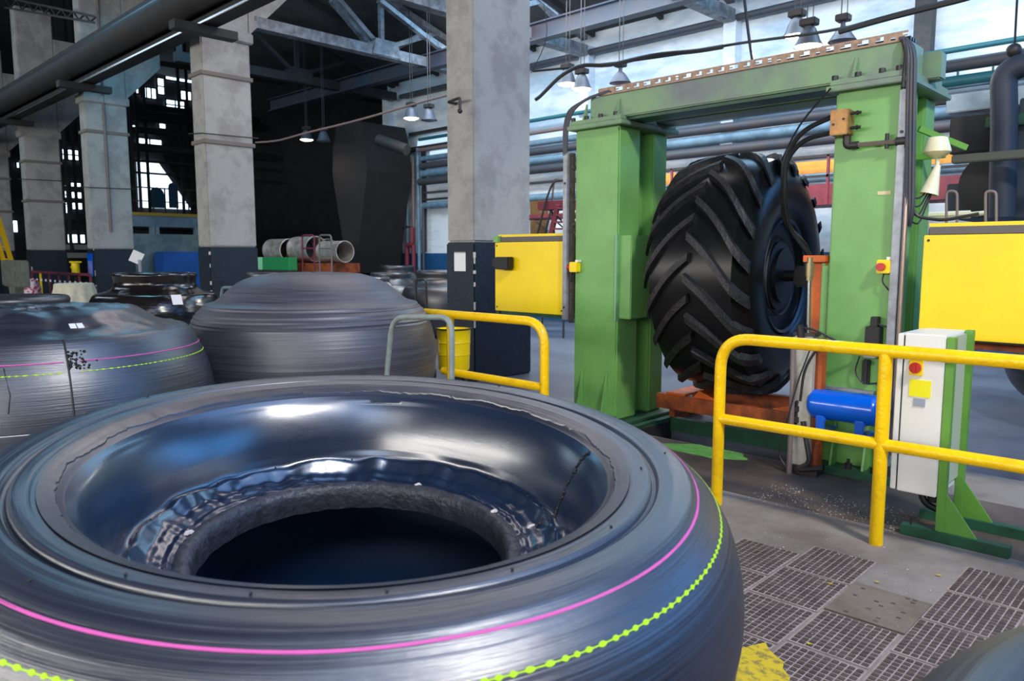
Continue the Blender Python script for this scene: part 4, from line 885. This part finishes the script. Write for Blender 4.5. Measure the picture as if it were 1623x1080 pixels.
# generic closed casing
def casing(name, loc, prof, label, m_, seg=160, disp=None, rot=None, group='rubber casings on the shop floor', n=4):
    t = thing(name, loc, label, 'tyre', group, rot=rot if rot is not None else Matrix.Identity(3).to_quaternion())
    m = MB(); m.lathe(smooth_prof(prof, n), seg, disp=disp); obj('shell', m, m_, t, smooth=True, local=True); return t
dome = [(.001, 1.445), (.2, 1.445), (.34, 1.44), (.44, 1.43), (.58, 1.39), (.68, 1.335), (.76, 1.27), (.83, 1.21), (.88, 1.185), (.92, 1.175), (.945, 1.165), (.955, 1.145), (.975, 1.13), (1.02, 1.08), (1.06, 1.0), (1.09, .9), (1.11, .8), (1.12, .68), (1.1, .5), (1.05, .32), (.95, .15), (.8, .04), (.6, 0), (.001, 0)]
def ddome(a, r, z, i):
    dr = (.004*math.sin(z*2*math.pi/.034)+.0015*math.sin(z*2*math.pi/.011)) if r > .91 else .0012*math.sin(r*2*math.pi/.018)
    return r+dr, z+.006*nz(a, 1.5, r*4)
dome = [(r*.95, max(0, 1.6-(1.6-z)*.95) if z > .1 else z) for r, z in dome]
casing('domed_casing', (-5.85, 3.53, 0), dome, 'matt grey domed rubber casing with ringed sides in the middle', R_DOME, 192, ddome, n=6)
left = [(.001, 1.29), (.3, 1.295), (.5, 1.3), (.6, 1.295), (.66, 1.27), (.71, 1.23), (.77, 1.185), (.84, 1.15), (.89, 1.135), (.93, 1.13), (.95, 1.115), (.985, 1.07), (1.03, .99), (1.07, .9), (1.1, .8), (1.125, .66), (1.12, .5), (1.07, .32), (.97, .15), (.8, .04), (.6, 0), (.001, 0)]
def dleft(a, r, z, i):
    dz = .03*nz(a, 2.5, r*6)*(r < .7)+.012*nz(a, 6, r*12)*(r < .9); return r+.004*nz(a, 2, z*3), z+dz
left = [(r*.965, z-.045*max(0, min(1, (z-1.1)/.15)) if r < .95 else z) for r, z in left]
LT = casing('seamed_casing', (-5.73, 1.38, 0), left, 'rubber casing with vertical seam and pink and lime lines at the left edge', R_FORE, 192, dleft, n=5)
def lang(px, py, y0=1.40, x0=-5.73, z=1.0):
    p = P(px, py, z=z); return math.atan2(p.y-y0, p.x-x0)
a_s = lang(163, 600, z=1.0)
m = MB(); pp = smooth_prof(left[9:18], 3)
m.tube([at_pol(LT, a_s, r+.002, z) for r, z in pp], .006, 6); obj('splice_seam', m, BLACK, LT, smooth=True, local=True)
m = MB()
for k in range(70):
    r, z = .955+.05*random.random(), 0; z = 1.06-(r-.955)*1.97; m.sph(at_pol(LT, a_s+abs(random.gauss(0, .05)), r+.004, z), random.uniform(.003, .009), 6)
obj('seam_crumbs', m, BLACK, LT, smooth=True, local=True, kind='stuff')
ribbon(LT, .989, 1.002, .5, -.85, PINK, 'pink_line', 'pink crayon line', a0=a_s+.06, a1=a_s+2*math.pi-.02, wd=.004)
ribbon(LT, 1.015, .945, .4, -.9, LIME, 'lime_line', 'dotted lime crayon line', a0=a_s+.06, a1=a_s+2*math.pi-.02, dash=170, wd=.004, n=1800)
ribbon(LT, 1.084, .63, .0, -1, PAPER, 'chalk_line', 'thin white chalk line', wd=.0022)
for px, py in ((100, 508), (126, 510)): sticker(LT, lang(px, py, z=1.2), .712, 1.178, .6, .8, .035, .045)
m = MB(); a = lang(128, 520, z=1.16); 
for k in range(3):
    aa = a-.5-.12*k; m.tube([at_pol(LT, aa, .995, .99), at_pol(LT, aa+.03, 1.048, .85), at_pol(LT, aa+.02, 1.074, .75)], .004, 5)
obj('scratch_cord', m, BLACK, LT, smooth=True, local=True)
neck = [(.001, 1.27), (.4, 1.28), (.52, 1.32), (.58, 1.325), (.61, 1.31), (.62, 1.28), (.605, 1.22), (.6, 1.15), (.64, 1.08), (.74, 1.03), (.86, 1.0), (.92, .96), (.97, .85), (1.0, .7), (.99, .5), (.93, .3), (.8, .1), (.6, 0), (.001, 0)]
NT = casing('necked_casing', (-12.6, 4.75, 0), neck, 'shiny black necked rubber casing with a white card in front of the strapped column', mat('glossy_black_rubber', (20, 18, 20), .16, rgb2=(34, 30, 30), scale=5, amt=.6, bump=.25, bscale=7, spec=.8, stretch=(1, 1, 4)), 96)
p = P(298, 467, x=-11.9); a = math.atan2(p.y-4.75, p.x+12.6); sticker(NT, math.atan2(-4.0, 9.0)+.35, .962, .93, .85, .5, .15, .17, name='white_card')
low = [(.001, 1.2), (.4, 1.22), (.55, 1.3), (.6, 1.3), (.62, 1.25), (.6, 1.15), (.65, 1.08), (.75, 1.02), (.84, .98), (.9, .88), (.93, .7), (.9, .45), (.8, .2), (.6, 0), (.001, 0)]
for x, y, s_, zs, lb in ((-11.45, 9.85, .92, 1.0, 'grey ribbed casing partly hidden behind the nearest column'), (-16.6, 12.6, .75, 1.02, 'small dark casing by the red pipes of the back wall'), (-11.6, 8.0, .82, .93, 'dark casing peeping over the right side of the domed casing'),
                         (-9.9, 2.1, 1.02, .88, 'dark casing behind the seamed casing at the left edge'), (-12.2, 6.55, .68, 1.0, 'dark casing right of the strapped column foot'), (-14.2, 10.6, .75, .93, 'farthest small casing in front of the drum bench')):
    casing('stored_casing', (x, y, 0), [(r*s_, z*zs) for r, z in low], lb, R_FAR, 96)
near = [(r, z*.86) for r, z in crest[:-1]]
near = [(.001, .72), (.45, .72), (.6, .74), (.68, .8)]+[(r*.985, z*.9) for r, z in crest[1:-1]]
casing('blue_sheen_casing', (.66, 1.38, 0), near, 'blurred bluish rubber casing cut off at the bottom right corner', R_FORE, 192)
# black finished tyre behind the yellow panel
t = casing('lying_tyre', (-.35, 9.0, 0), [(.3, .9), (.5, .95), (.8, .9), (1.1, .8), (1.3, .62), (1.36, .5), (1.25, .3), (1.0, .12), (.8, .04), (.6, 0), (.3, .1)], 'black tyre lying in the shadow under the right yellow panel', R_CURED, 96)
t['group'] = 'rubber casings on the shop floor'

# ============================================================ LEFT BACKGROUND
# drum bench
t = thing('drum_bench', (-18.2, 11.4, 0), 'rust brown bench carrying the bright steel drums', 'bench')
a = P(440, 415, y=11.2); b = P(535, 415, y=11.2); zt = P(490, 417, y=11.2).z
m = MB(); m.box(a.x, b.x, 10.9, 11.9, zt-.25, zt); m.box(a.x+.1, a.x+.2, 11, 11.1, 0, zt); m.box(b.x-.2, b.x-.1, 11, 11.1, 0, zt); m.box(a.x+.1, a.x+.2, 11.7, 11.8, 0, zt); m.box(b.x-.2, b.x-.1, 11.7, 11.8, 0, zt); obj('frame', m, RUST, t)
dl = ['leftmost bright steel drum lying open end forward', 'second steel drum from the left, tallest of the row', 'third steel drum behind the purple hoop frame', 'rightmost dull steel drum with dark mouth']
for k, (px, py, rp) in enumerate(((454, 397, 18), (495, 395, 20), (514, 396, 17), (540, 399, 17))):
    c = P(px, py, y=(11.0, 11.2, 11.9, 11.2)[k]); r_ = rp*(c-Vector((0, 0, EYE))).length/1240; ax = Vector((1, .03, 0)).normalized()
    t = thing('steel_drum', c, dl[k], 'drum', 'steel drums on the bench')
    m = MB(); M = Matrix.Translation(c-ax*.75) @ ax.to_track_quat('Z', 'Y').to_matrix().to_4x4()
    m.lathe([(r_, 0), (r_, .9), (r_*1.02, .91), (r_*1.02, .95), (r_*.94, .95), (r_*.94, .02)], 36, M, close=True); obj('shell', m, SILV, t, smooth=True)
    m = MB(); m.lathe([(.001, .3), (r_*.93, .3)], 24, M); obj('inner_disc', m, SOOT, t)
for k, (x0, x1, c_) in enumerate(((418, 428, (150, 222, 170)), (429, 470, (40, 140, 76)))):
    a = P(x0, 412, y=10.6); b = P(x1, 412, y=10.6); m = MB(); m.box(a.x, b.x, 10.35, 10.62, P(440, 428, y=10.6).z, P(440, 408, y=10.6).z, .01)
    t_ = obj('plastic_crate', m, mat('crate_%d' % k, c_, .5)); tag(t_, ('pale green plastic crate at the foot of the leftmost drum', 'dark green plastic crate under the leftmost drum')[k], 'crate')
    m = MB(); zb = P(440, 428, y=10.6).z; m.box(a.x, b.x, 10.35, 10.62, 0, zb-.002); tag(obj('crate_stand', m, SOOT), ('dark stand under the pale green crate', 'dark stand under the dark green crate')[k], 'stand')
for k, px in enumerate((490, 517)):
    y = 10.3; m = MB(); a = P(px-10, 440, y=y); b = P(px+9, 440, y=y); m.tube([(a.x, y, 0), a, P(px-11, 373, y=y), P(px+8, 373, y=y), b, (b.x, y, 0)], .022, 6, fil=.1)
    m.tube([P(px-9, 394, y=y), P(px+8, 394, y=y)], .02, 6); m.tube([P(px-9, 410, y=y), P(px+8, 410, y=y)], .02, 6)
    tag(obj('hoop_stand', m, MAROON if k == 0 else PIPEBR, smooth=True), ('purple tube hoop frame standing before the second drum', 'grey tube hoop frame standing before the third drum')[k], 'frame')
# hopper in dark bay
t = thing('dust_hopper', (-19.5, 13.2, 0), 'big dark sheet metal hopper hanging in the dark bay', 'hopper')
m = MB(); c = P(592, 300, y=13.0)
def ringz(z, w_): return [Vector((c.x-w_, 12.2, z)), Vector((c.x+w_, 12.2, z)), Vector((c.x+w_, 13.7, z)), Vector((c.x-w_, 13.7, z))]
m.sweep([ringz(5.2, .6), ringz(4.6, .8), ringz(3.9, .85), ringz(1.1, .2)]); obj('cone', m, mat('brown_black_sheet', (34, 31, 29), .8, 0, rgb2=(24, 22, 22), scale=3, amt=.8), t)
m = MB(); m.box(c.x-.25, c.x+.25, 12.7, 13.2, 0, 1.1); obj('outlet', m, SOOT, t)
# ducts in the dark bay
for k, (a, b, r_) in enumerate(((P(600, 222, y=11.4), P(645, 238, y=11.6), .14), (P(632, 262, y=13.9), P(634, 430, y=13.9), .08))):
    m = MB(); m.tube([a, b], r_, 10); tag(obj('black_duct', m, SOOT, smooth=True), ('sloping black duct above the hopper', 'upright black duct at the corner of the dark bay')[k], 'duct')
# vertical pipes + hydrant by the wall left of nearest column
for k, (px, y0, y1, r_, mm, lb) in enumerate(((663, 235, 440, .05, PIPEB, 'pale upright pipe on the wall left of the nearest column'), (655, 250, 440, .05, PIPEBR, 'brown upright pipe beside the red hydrant pipe'), (645, 255, 420, .03, PIPEB, 'thin pale upright pipe in the wall corner'), (670, 330, 440, .04, PIPED, 'dark upright pipe right of the pale wall pipes'))):
    p = P(px, 300, y=13.85); z1 = P(px, y0, y=13.85).z; m = MB(); m.tube([(p.x, 13.85, 0), (p.x, 13.85, z1)], r_, 10); tag(obj('upright_pipe', m, mm, smooth=True), lb, 'pipe')
t = thing('hydrant', (P(647, 400, y=13.7).x, 13.7, 0), 'dark red hydrant pipework standing against the blue dado', 'hydrant')
p = P(645, 400, y=13.7); m = MB(); m.tube([(p.x, 13.7, 0), (p.x, 13.7, 1.9), (p.x+.25, 13.7, 1.9), (p.x+.25, 13.7, 2.4)], .07, 10, fil=.15); m.tube([(p.x+.3, 13.7, 0), (p.x+.3, 13.7, 1.9)], .06, 10); obj('riser', m, MAROON, t, smooth=True)
m = MB(); m.tube([(p.x-.25+.12*math.cos(a), 13.6, 2.45+.12*math.sin(a)) for a in [k*math.pi/6 for k in range(13)]], .02, 6); m.cyl((p.x-.25, 13.6, 2.45), (p.x+.25, 13.7, 2.4), .03, 8); obj('hand_wheel', m, DGREY, t, smooth=True)
# transom windows in wall left of column
a = P(651, 238, y=14.04); b = P(716, 208, y=14.04)
def wwin(n, q):
    m = MB(); pts = [P(*p, y=14.03) for p in q]; m.prism(pts, (0, .02, 0)); f = struct('window_%d' % n, m, mat('frosted_bright_pane', (190, 214, 236), .5, emit=.9))
wwin(20, [(660, 236), (712, 226), (712, 210), (663, 220)]); wwin(21, [(623, 229), (632, 228), (632, 217), (622, 219)]); wwin(22, [(681, 246), (712, 242), (712, 236), (681, 240)])
m = MB(); z = P(690, 208, y=13.95).z; m.box(P(648, 220, y=13.95).x, -14.9, 13.95, 14.05, z, z+.08); z = P(690, 234, y=13.95).z; m.box(P(648, 240, y=13.95).x, -14.9, 13.9, 14.05, z, z+.1); x_ = P(668, 300, y=13.95).x; m.box(x_, x_+.08, 13.95, 14.05, 1.7, z); m.box(x_, -15, 13.95, 14.0, 3.15, 3.2)
struct('trim_1', m, SOOT)
# far platform with railing seen between columns
t = thing('far_platform', (-30, 13, 0), 'pale concrete platform with yellow edged railing between the columns', 'platform')
x = -26.0
def fx_(px, py): return P(px, py, x=x)
a = fx_(205, 352); b = fx_(318, 338)
m = MB(); m.box(x-2, x, a.y, b.y+1.5, fx_(260, 360).z, fx_(260, 342).z); obj('deck', m, mat('pale_blue_concrete', (116, 144, 160), .7, rgb2=(80, 100, 116), scale=2, amt=.8), t)
m = MB(); m.box(x, x+.04, a.y, b.y, fx_(260, 341).z-.04, fx_(260, 338).z); obj('yellow_edge', m, mat('ochre_edge', (170, 140, 50), .6), t)
m = MB(); zt = fx_(260, 300).z
for k in range(7): yy = a.y+(b.y-a.y)*k/6; m.box(x-.03, x, yy-.02, yy+.02, fx_(260, 342).z, zt)
m.box(x-.03, x, a.y, b.y, zt, zt+.04); m.box(x-.03, x, a.y, b.y, (zt+fx_(260, 342).z)/2, (zt+fx_(260, 342).z)/2+.03); obj('railing', m, SOOT, t)
m = MB()
for px in (243, 249, 313): yy = fx_(px, 360).y; m.box(x-.2, x, yy-.07, yy+.07, 0, fx_(260, 360).z)
obj('support_post', m, mat('pale_post', (130, 150, 160), .6), t)
m = MB(); m.box(x-1.9, x-1.8, a.y, b.y+1, 0, fx_(260, 360).z); obj('back_panel', m, SOOT, t)
# blue machine body low between columns
a = P(258, 430, x=-22); b = P(322, 398, x=-22); m = MB(); m.box(-22.6, -22, a.y, b.y+.3, 0, P(280, 399, x=-22).z, .03)
tag(obj('blue_cabinet', m, mat('saturated_blue_paint', (16, 92, 176), .4, rgb2=(10, 60, 120), scale=2, amt=.6)), 'bright blue machine cabinet left of the strapped column', 'cabinet')
m = MB(); m.box(-23.4, -22.7, a.y-.6, b.y+.5, 0, P(280, 372, x=-23).z, .1); tag(obj('grey_vessel', m, mat('teal_grey_metal', (86, 108, 112), .4, .4, rgb2=(150, 160, 150), scale=2, amt=.6)), 'grey green vessel above the blue cabinet', 'vessel')
# tangled far pipework as separate ducts and posts
rp = random.Random(11)
fw = ('sooty pipe crossing just under the high daylight panes', 'thin sooty pipe under the two glowing panes beside the strapped column', 'thick sooty pipe between the upper and lower daylight panes', 'sooty pipe just under the small pane beside the conduit column', 'thick black duct crossing directly above the daylit gable', 'thin upper pipe crossing the daylit gable', 'thin lower pipe crossing the daylit gable', 'topmost sooty pipe below the haunch of the conduit column')
for k, (py, r_) in enumerate(((170, .12), (182, .09), (192, .14), (213, .12), (240, .16), (262, .05), (280, .04), (118, .1))):
    p = P(260, py, x=-33); z = p.z; y0 = P(200, py, x=-33).y; y1 = 16.4
    m = MB(); m.tube([(-33+k*.3, y0-1, z-.1), (-33+k*.3, y1+1, z+.12*rp.uniform(-1, 1))], r_, 8); o = tag(obj('far_pipe', m, SOOT, smooth=True), fw[k], 'pipe', 'sooty far pipes')
fl = ('sooty steel upright just right of the conduit column', 'thin upright touching the right edge of the conduit column', 'sooty upright at the left edge of the daylit gable', 'upright between the two brightest low panes left of the conduit column', 'upright right of the middle pane left of the conduit column', 'leftmost upright in the gap left of the conduit column', 'upright in the gap beside the conduit column, second from it', 'upright hugging the left edge of the conduit column', 'upright second from the left in the gap left of the conduit column', 'upright crossing the left third of the daylit gable', 'upright right of the arched door of the gable', 'rightmost upright beside the strapped column')
for k, px in enumerate((213, 208, 222, 107, 120, 92, 132, 140, 100, 236, 290, 303)):
    x = -30-.3*k; p = P(px, 300, x=x)
    m = MB(); m.box(x-.05, x+.05, p.y-.045, p.y+.045, 0, 10.9)
    tag(obj('far_post', m, SOOT), fl[k], 'post', 'sooty far uprights')
for k, (py, x) in enumerate(((300, -31), (318, -32), (345, -31.5), (358, -33), (270, -32), (392, -31), (405, -30))):
    p = P(120, py, x=x); y0 = P(88, py, x=x).y; y1 = P(150, py, x=x).y
    m = MB(); m.box(x-.1, x+.1, y0, y1, p.z-.09, p.z+.09); tag(obj('far_beam', m, SOOT if k < 5 else mat('pale_far_beam', (150, 150, 140), .7)), ('sooty rack beam under the low panes, highest but one', 'sooty rack beam across the middle of the low panes', 'sooty rack beam below the low panes', 'sooty rack beam above the pale shelf edge', 'topmost sooty rack beam left of the conduit column', 'pale rack shelf edge above the yellow valve', 'lowest pale rack shelf edge behind the yellow valve')[k], 'beam', 'far rack beams')
m = MB(); pts = [P(*p_, x=-34) for p_ in ((252, 246), (330, 246), (330, 345), (306, 330))]; m.prism(pts, (.3, 0, 0)); m.box(-34, -33.7, pts[1].y-.3, pts[1].y, 0, pts[2].z+.2); tag(obj('dark_gantry_plate', m, SOOT), 'dark sloping sheet cutting off the daylit gable', 'plate')
# lattice girder top-left
t = thing('lattice_girder', (-24, 6, 7), 'thin dark lattice girder at the top left corner', 'girder')
m = MB(); a = P(0, 0, y=5.2); b = P(240, 30, y=5.2); x0, x1 = -27, -15
m.bar(P(8, -4, y=6.2), P(150, 26, y=6.2), .04, .05); m.bar(P(8, 12, y=6.2), P(150, 36, y=6.2), .04, .05)
for k in range(8):
    a = P(8+18*k, -4+3.8*k, y=6.2); b = P(17+18*k, 13+3.1*k, y=6.2); c = P(26+18*k, 0+3.8*k, y=6.2); m.bar(a, b, .03, .03); m.bar(b, c, .03, .03)
obj('lattice', m, SOOT, t)
# left foreground objects by the far left
t = thing('cloth_table', P(117, 478, y=5.6), 'round table under a draped beige cloth left of the conduit column', 'table')
c = P(117, 449, y=5.2); c0 = Vector((c.x, c.y, 0)); m = MB()
def dcl(a, r, z, i): return (r*(1+.0 if z > c.z-.03 else 1+.10*math.sin(a*11)*(c.z-z)*1.6), z)
m.lathe([(.001, c.z), (.36, c.z), (.385, c.z-.02), (.40, c.z-.12), (.44, c.z-.3), (.48, c.z-.5)], 88, Matrix.Translation((c.x, c.y, 0)), disp=dcl); obj('cloth', m, mat('beige_cloth', (214, 206, 182), .9, rgb2=(180, 172, 150), scale=12, amt=.6), t, smooth=True)
m = MB(); m.cyl((c.x, c.y, 0), (c.x, c.y, c.z-.02), .05, 10); m.cyl((c.x, c.y, 0), (c.x, c.y, .04), .28, 20); obj('pedestal', m, SOOT, t, smooth=True)
a = P(4, 460, y=4.6); b = P(30, 413, y=4.6); t = thing('grey_gearbox', (a.x, 4.8, 0), 'scuffed grey steel box with rounded foot at the left edge', 'machine')
m = MB(); m.box(a.x, b.x, 4.6, 4.8, a.z+.1, b.z, .03); obj('casing', m, mat('scuffed_grey_green', (112, 116, 104), .5, rgb2=(80, 84, 76), scale=6, amt=.8), t)
m = MB(); m.cyl(((a.x+b.x)/2, 4.61, a.z+.14), ((a.x+b.x)/2, 4.79, a.z+.14), .3, 20); obj('round_foot', m, MATS['scuffed_grey_green'], t, smooth=True)
m = MB(); m.box((a.x+b.x)/2-.1, (a.x+b.x)/2+.1, 4.64, 4.76, 0, a.z+.0); obj('stand', m, SOOT, t)
a = P(52, 470, y=5.5); m = MB(); m.lathe([(.001, a.z-.6), (.16, a.z-.6), (.2, a.z-.1), (.19, a.z+.25), (.13, a.z+.42), (.05, a.z+.46), (.001, a.z+.46)], 20, Matrix.Translation((a.x, 5.5, 0)), disp=lambda an, r, z, i: (r*(1+.12*math.sin(an*5+z*9)), z))
BAG = mat('red_dotted_bag', (222, 200, 206), .6, rgb2=(180, 30, 70), scale=14, amt=1, ramp=(.5, .53)); tag(obj('shopping_bag', m, BAG, smooth=True), 'white plastic bag with crimson pattern beside the grey steel box', 'bag')
m = MB(); m.box(a.x-.2, a.x+.2, 5.3, 5.7, 0, a.z-.63); tag(obj('bag_stool', m, SOOT), 'dark stool under the crimson patterned bag', 'stool')
# yellow ladder
t = thing('yellow_ladder', P(10, 400, y=6.0), 'yellow ladder leaning at the extreme left edge', 'ladder')
a = P(17, 411, y=6.2); b = P(-6, 335, y=6.2); m = MB(); m.bar(a+(a-b)*.5, b+(b-a)*.4, .1, .16); obj('rail', m, mat('yellow_ladder_paint', (226, 176, 20), .5), t)
m = MB(); a2 = a+Vector((-.5, -.1, 0)); b2 = b+Vector((-.5, -.1, 0)); m.bar(a2+(a2-b2)*.5, b2+(b2-a2)*.4, .1, .16); obj('rail', m, MATS['yellow_ladder_paint'], t)
for k in range(6): p = b.lerp(a, k/4); m = MB(); m.bar(p, p+Vector((-.5, -.1, 0)), .04, .04); obj('rung', m, MATS['yellow_ladder_paint'], t)
# barrier rail with striped tape
t = thing('barrier', (-18, 5.8, 0), 'dark low barrier rail behind the cloth table', 'barrier'); y = 5.9
m = MB(); zr = P(90, 433, y=y).z; x0 = P(38, 433, y=y).x; x1 = P(143, 433, y=y).x; m.box(x0, x1, y-.02, y+.02, zr-.03, zr+.03); obj('top_rail', m, MAROON, t)
for k in range(8):
    m = MB(); x = x0+(x1-x0)*k/7; m.box(x-.03, x+.03, y-.02, y+.02, 0, zr); obj('rail_post', m, MAROON if k != 2 else YEL, t)
zr2 = zr-.2
for k in range(14): m = MB(); x = x0+(x1-x0)*(k+.3)/14; m.box(x, x+.12, y-.035, y-.025, zr2-.04, zr2+.02); obj('white_stripe', m, PAPER, t)
# yellow valve post
a = P(120, 424, y=6.3); t = thing('yellow_valve', (a.x, 6.3, 0), 'small yellow valve on a post between the two columns at left', 'valve')
m = MB(); m.cyl((a.x, 6.3, a.z-.18), (a.x, 6.3, a.z+.16), .1, 14); m.box(a.x-.16, a.x+.16, 6.2, 6.4, a.z+.12, a.z+.16); m.box(a.x-.16, a.x+.16, 6.2, 6.4, a.z-.2, a.z-.16); m.cyl((a.x-.35, 6.3, a.z), (a.x, 6.3, a.z), .03, 8); obj('body', m, YEL, t, smooth=True)
m = MB(); m.cyl((a.x, 6.3, 0), (a.x, 6.3, a.z-.2), .05, 8); obj('post', m, SOOT, t)
# paper card on a stick behind the necked casing
a = P(218, 408, y=5.8); t = thing('card_on_stick', (a.x, 5.8, 0), 'white card clipped on a pale stick above the necked casing', 'sign')
m = MB(); m.obox((a.x, 5.78, a.z), (.22, .01, .24), Matrix.Rotation(math.radians(68), 3, 'Z') @ Matrix.Rotation(.45, 3, 'Y')); obj('card', m, PAPER, t)
m = MB(); m.box(a.x+.04, a.x+.13, 5.79, 5.82, 0, a.z-.05); obj('stick', m, mat('pale_stick', (150, 156, 166), .5), t)

# crumbs of rubber, chalk and plaster on the floor
rd = random.Random(21)
def crumbs(name, n, xr, yr, m_, label, smin, smax, z=0.0):
    m = MB()
    for _ in range(n):
        x = rd.uniform(*xr); y = rd.uniform(*yr); s_ = rd.uniform(smin, smax)
        b = [m.bm.verts.new((x+s_*math.cos(a+rd.random())*rd.uniform(.6, 1.3), y+s_*math.sin(a+rd.random())*rd.uniform(.6, 1.3), z)) for a in (0, 2.1, 4.2)]
        t_ = m.bm.verts.new((x, y, z+s_*.7)); m.bm.faces.new((b[0], b[1], t_)); m.bm.faces.new((b[1], b[2], t_)); m.bm.faces.new((b[2], b[0], t_))
    o = obj(name, m, m_, kind='stuff'); tag(o, label, 'debris'); return o
crumbs('floor_crumbs', 420, (-2.3, -1.3), (4.55, 5.05), CHIP, 'pale gritty crumbs scattered on the brown floor behind the right railing', .002, .006, .002)
crumbs('tile_crumbs', 90, (-1.9, -.5), (2.5, 4.3), CHIP, 'pale crumbs scattered over the cast floor tiles', .002, .006, .008)
m = MB()
for (x, y) in ((-1.37, 3.62), (-1.02, 4.1), (-1.21, 3.8), (-1.2, 2.98)): m.prism([(x, y, .0088), (x+.02, y+.006, .0088), (x+.03, y-.004, .0088), (x+.012, y-.01, .0088)], (0, 0, .0012))
tag(obj('yellow_flakes', m, YPAINT, kind='stuff'), 'small yellow paint flakes lying on the cast floor tiles', 'debris')
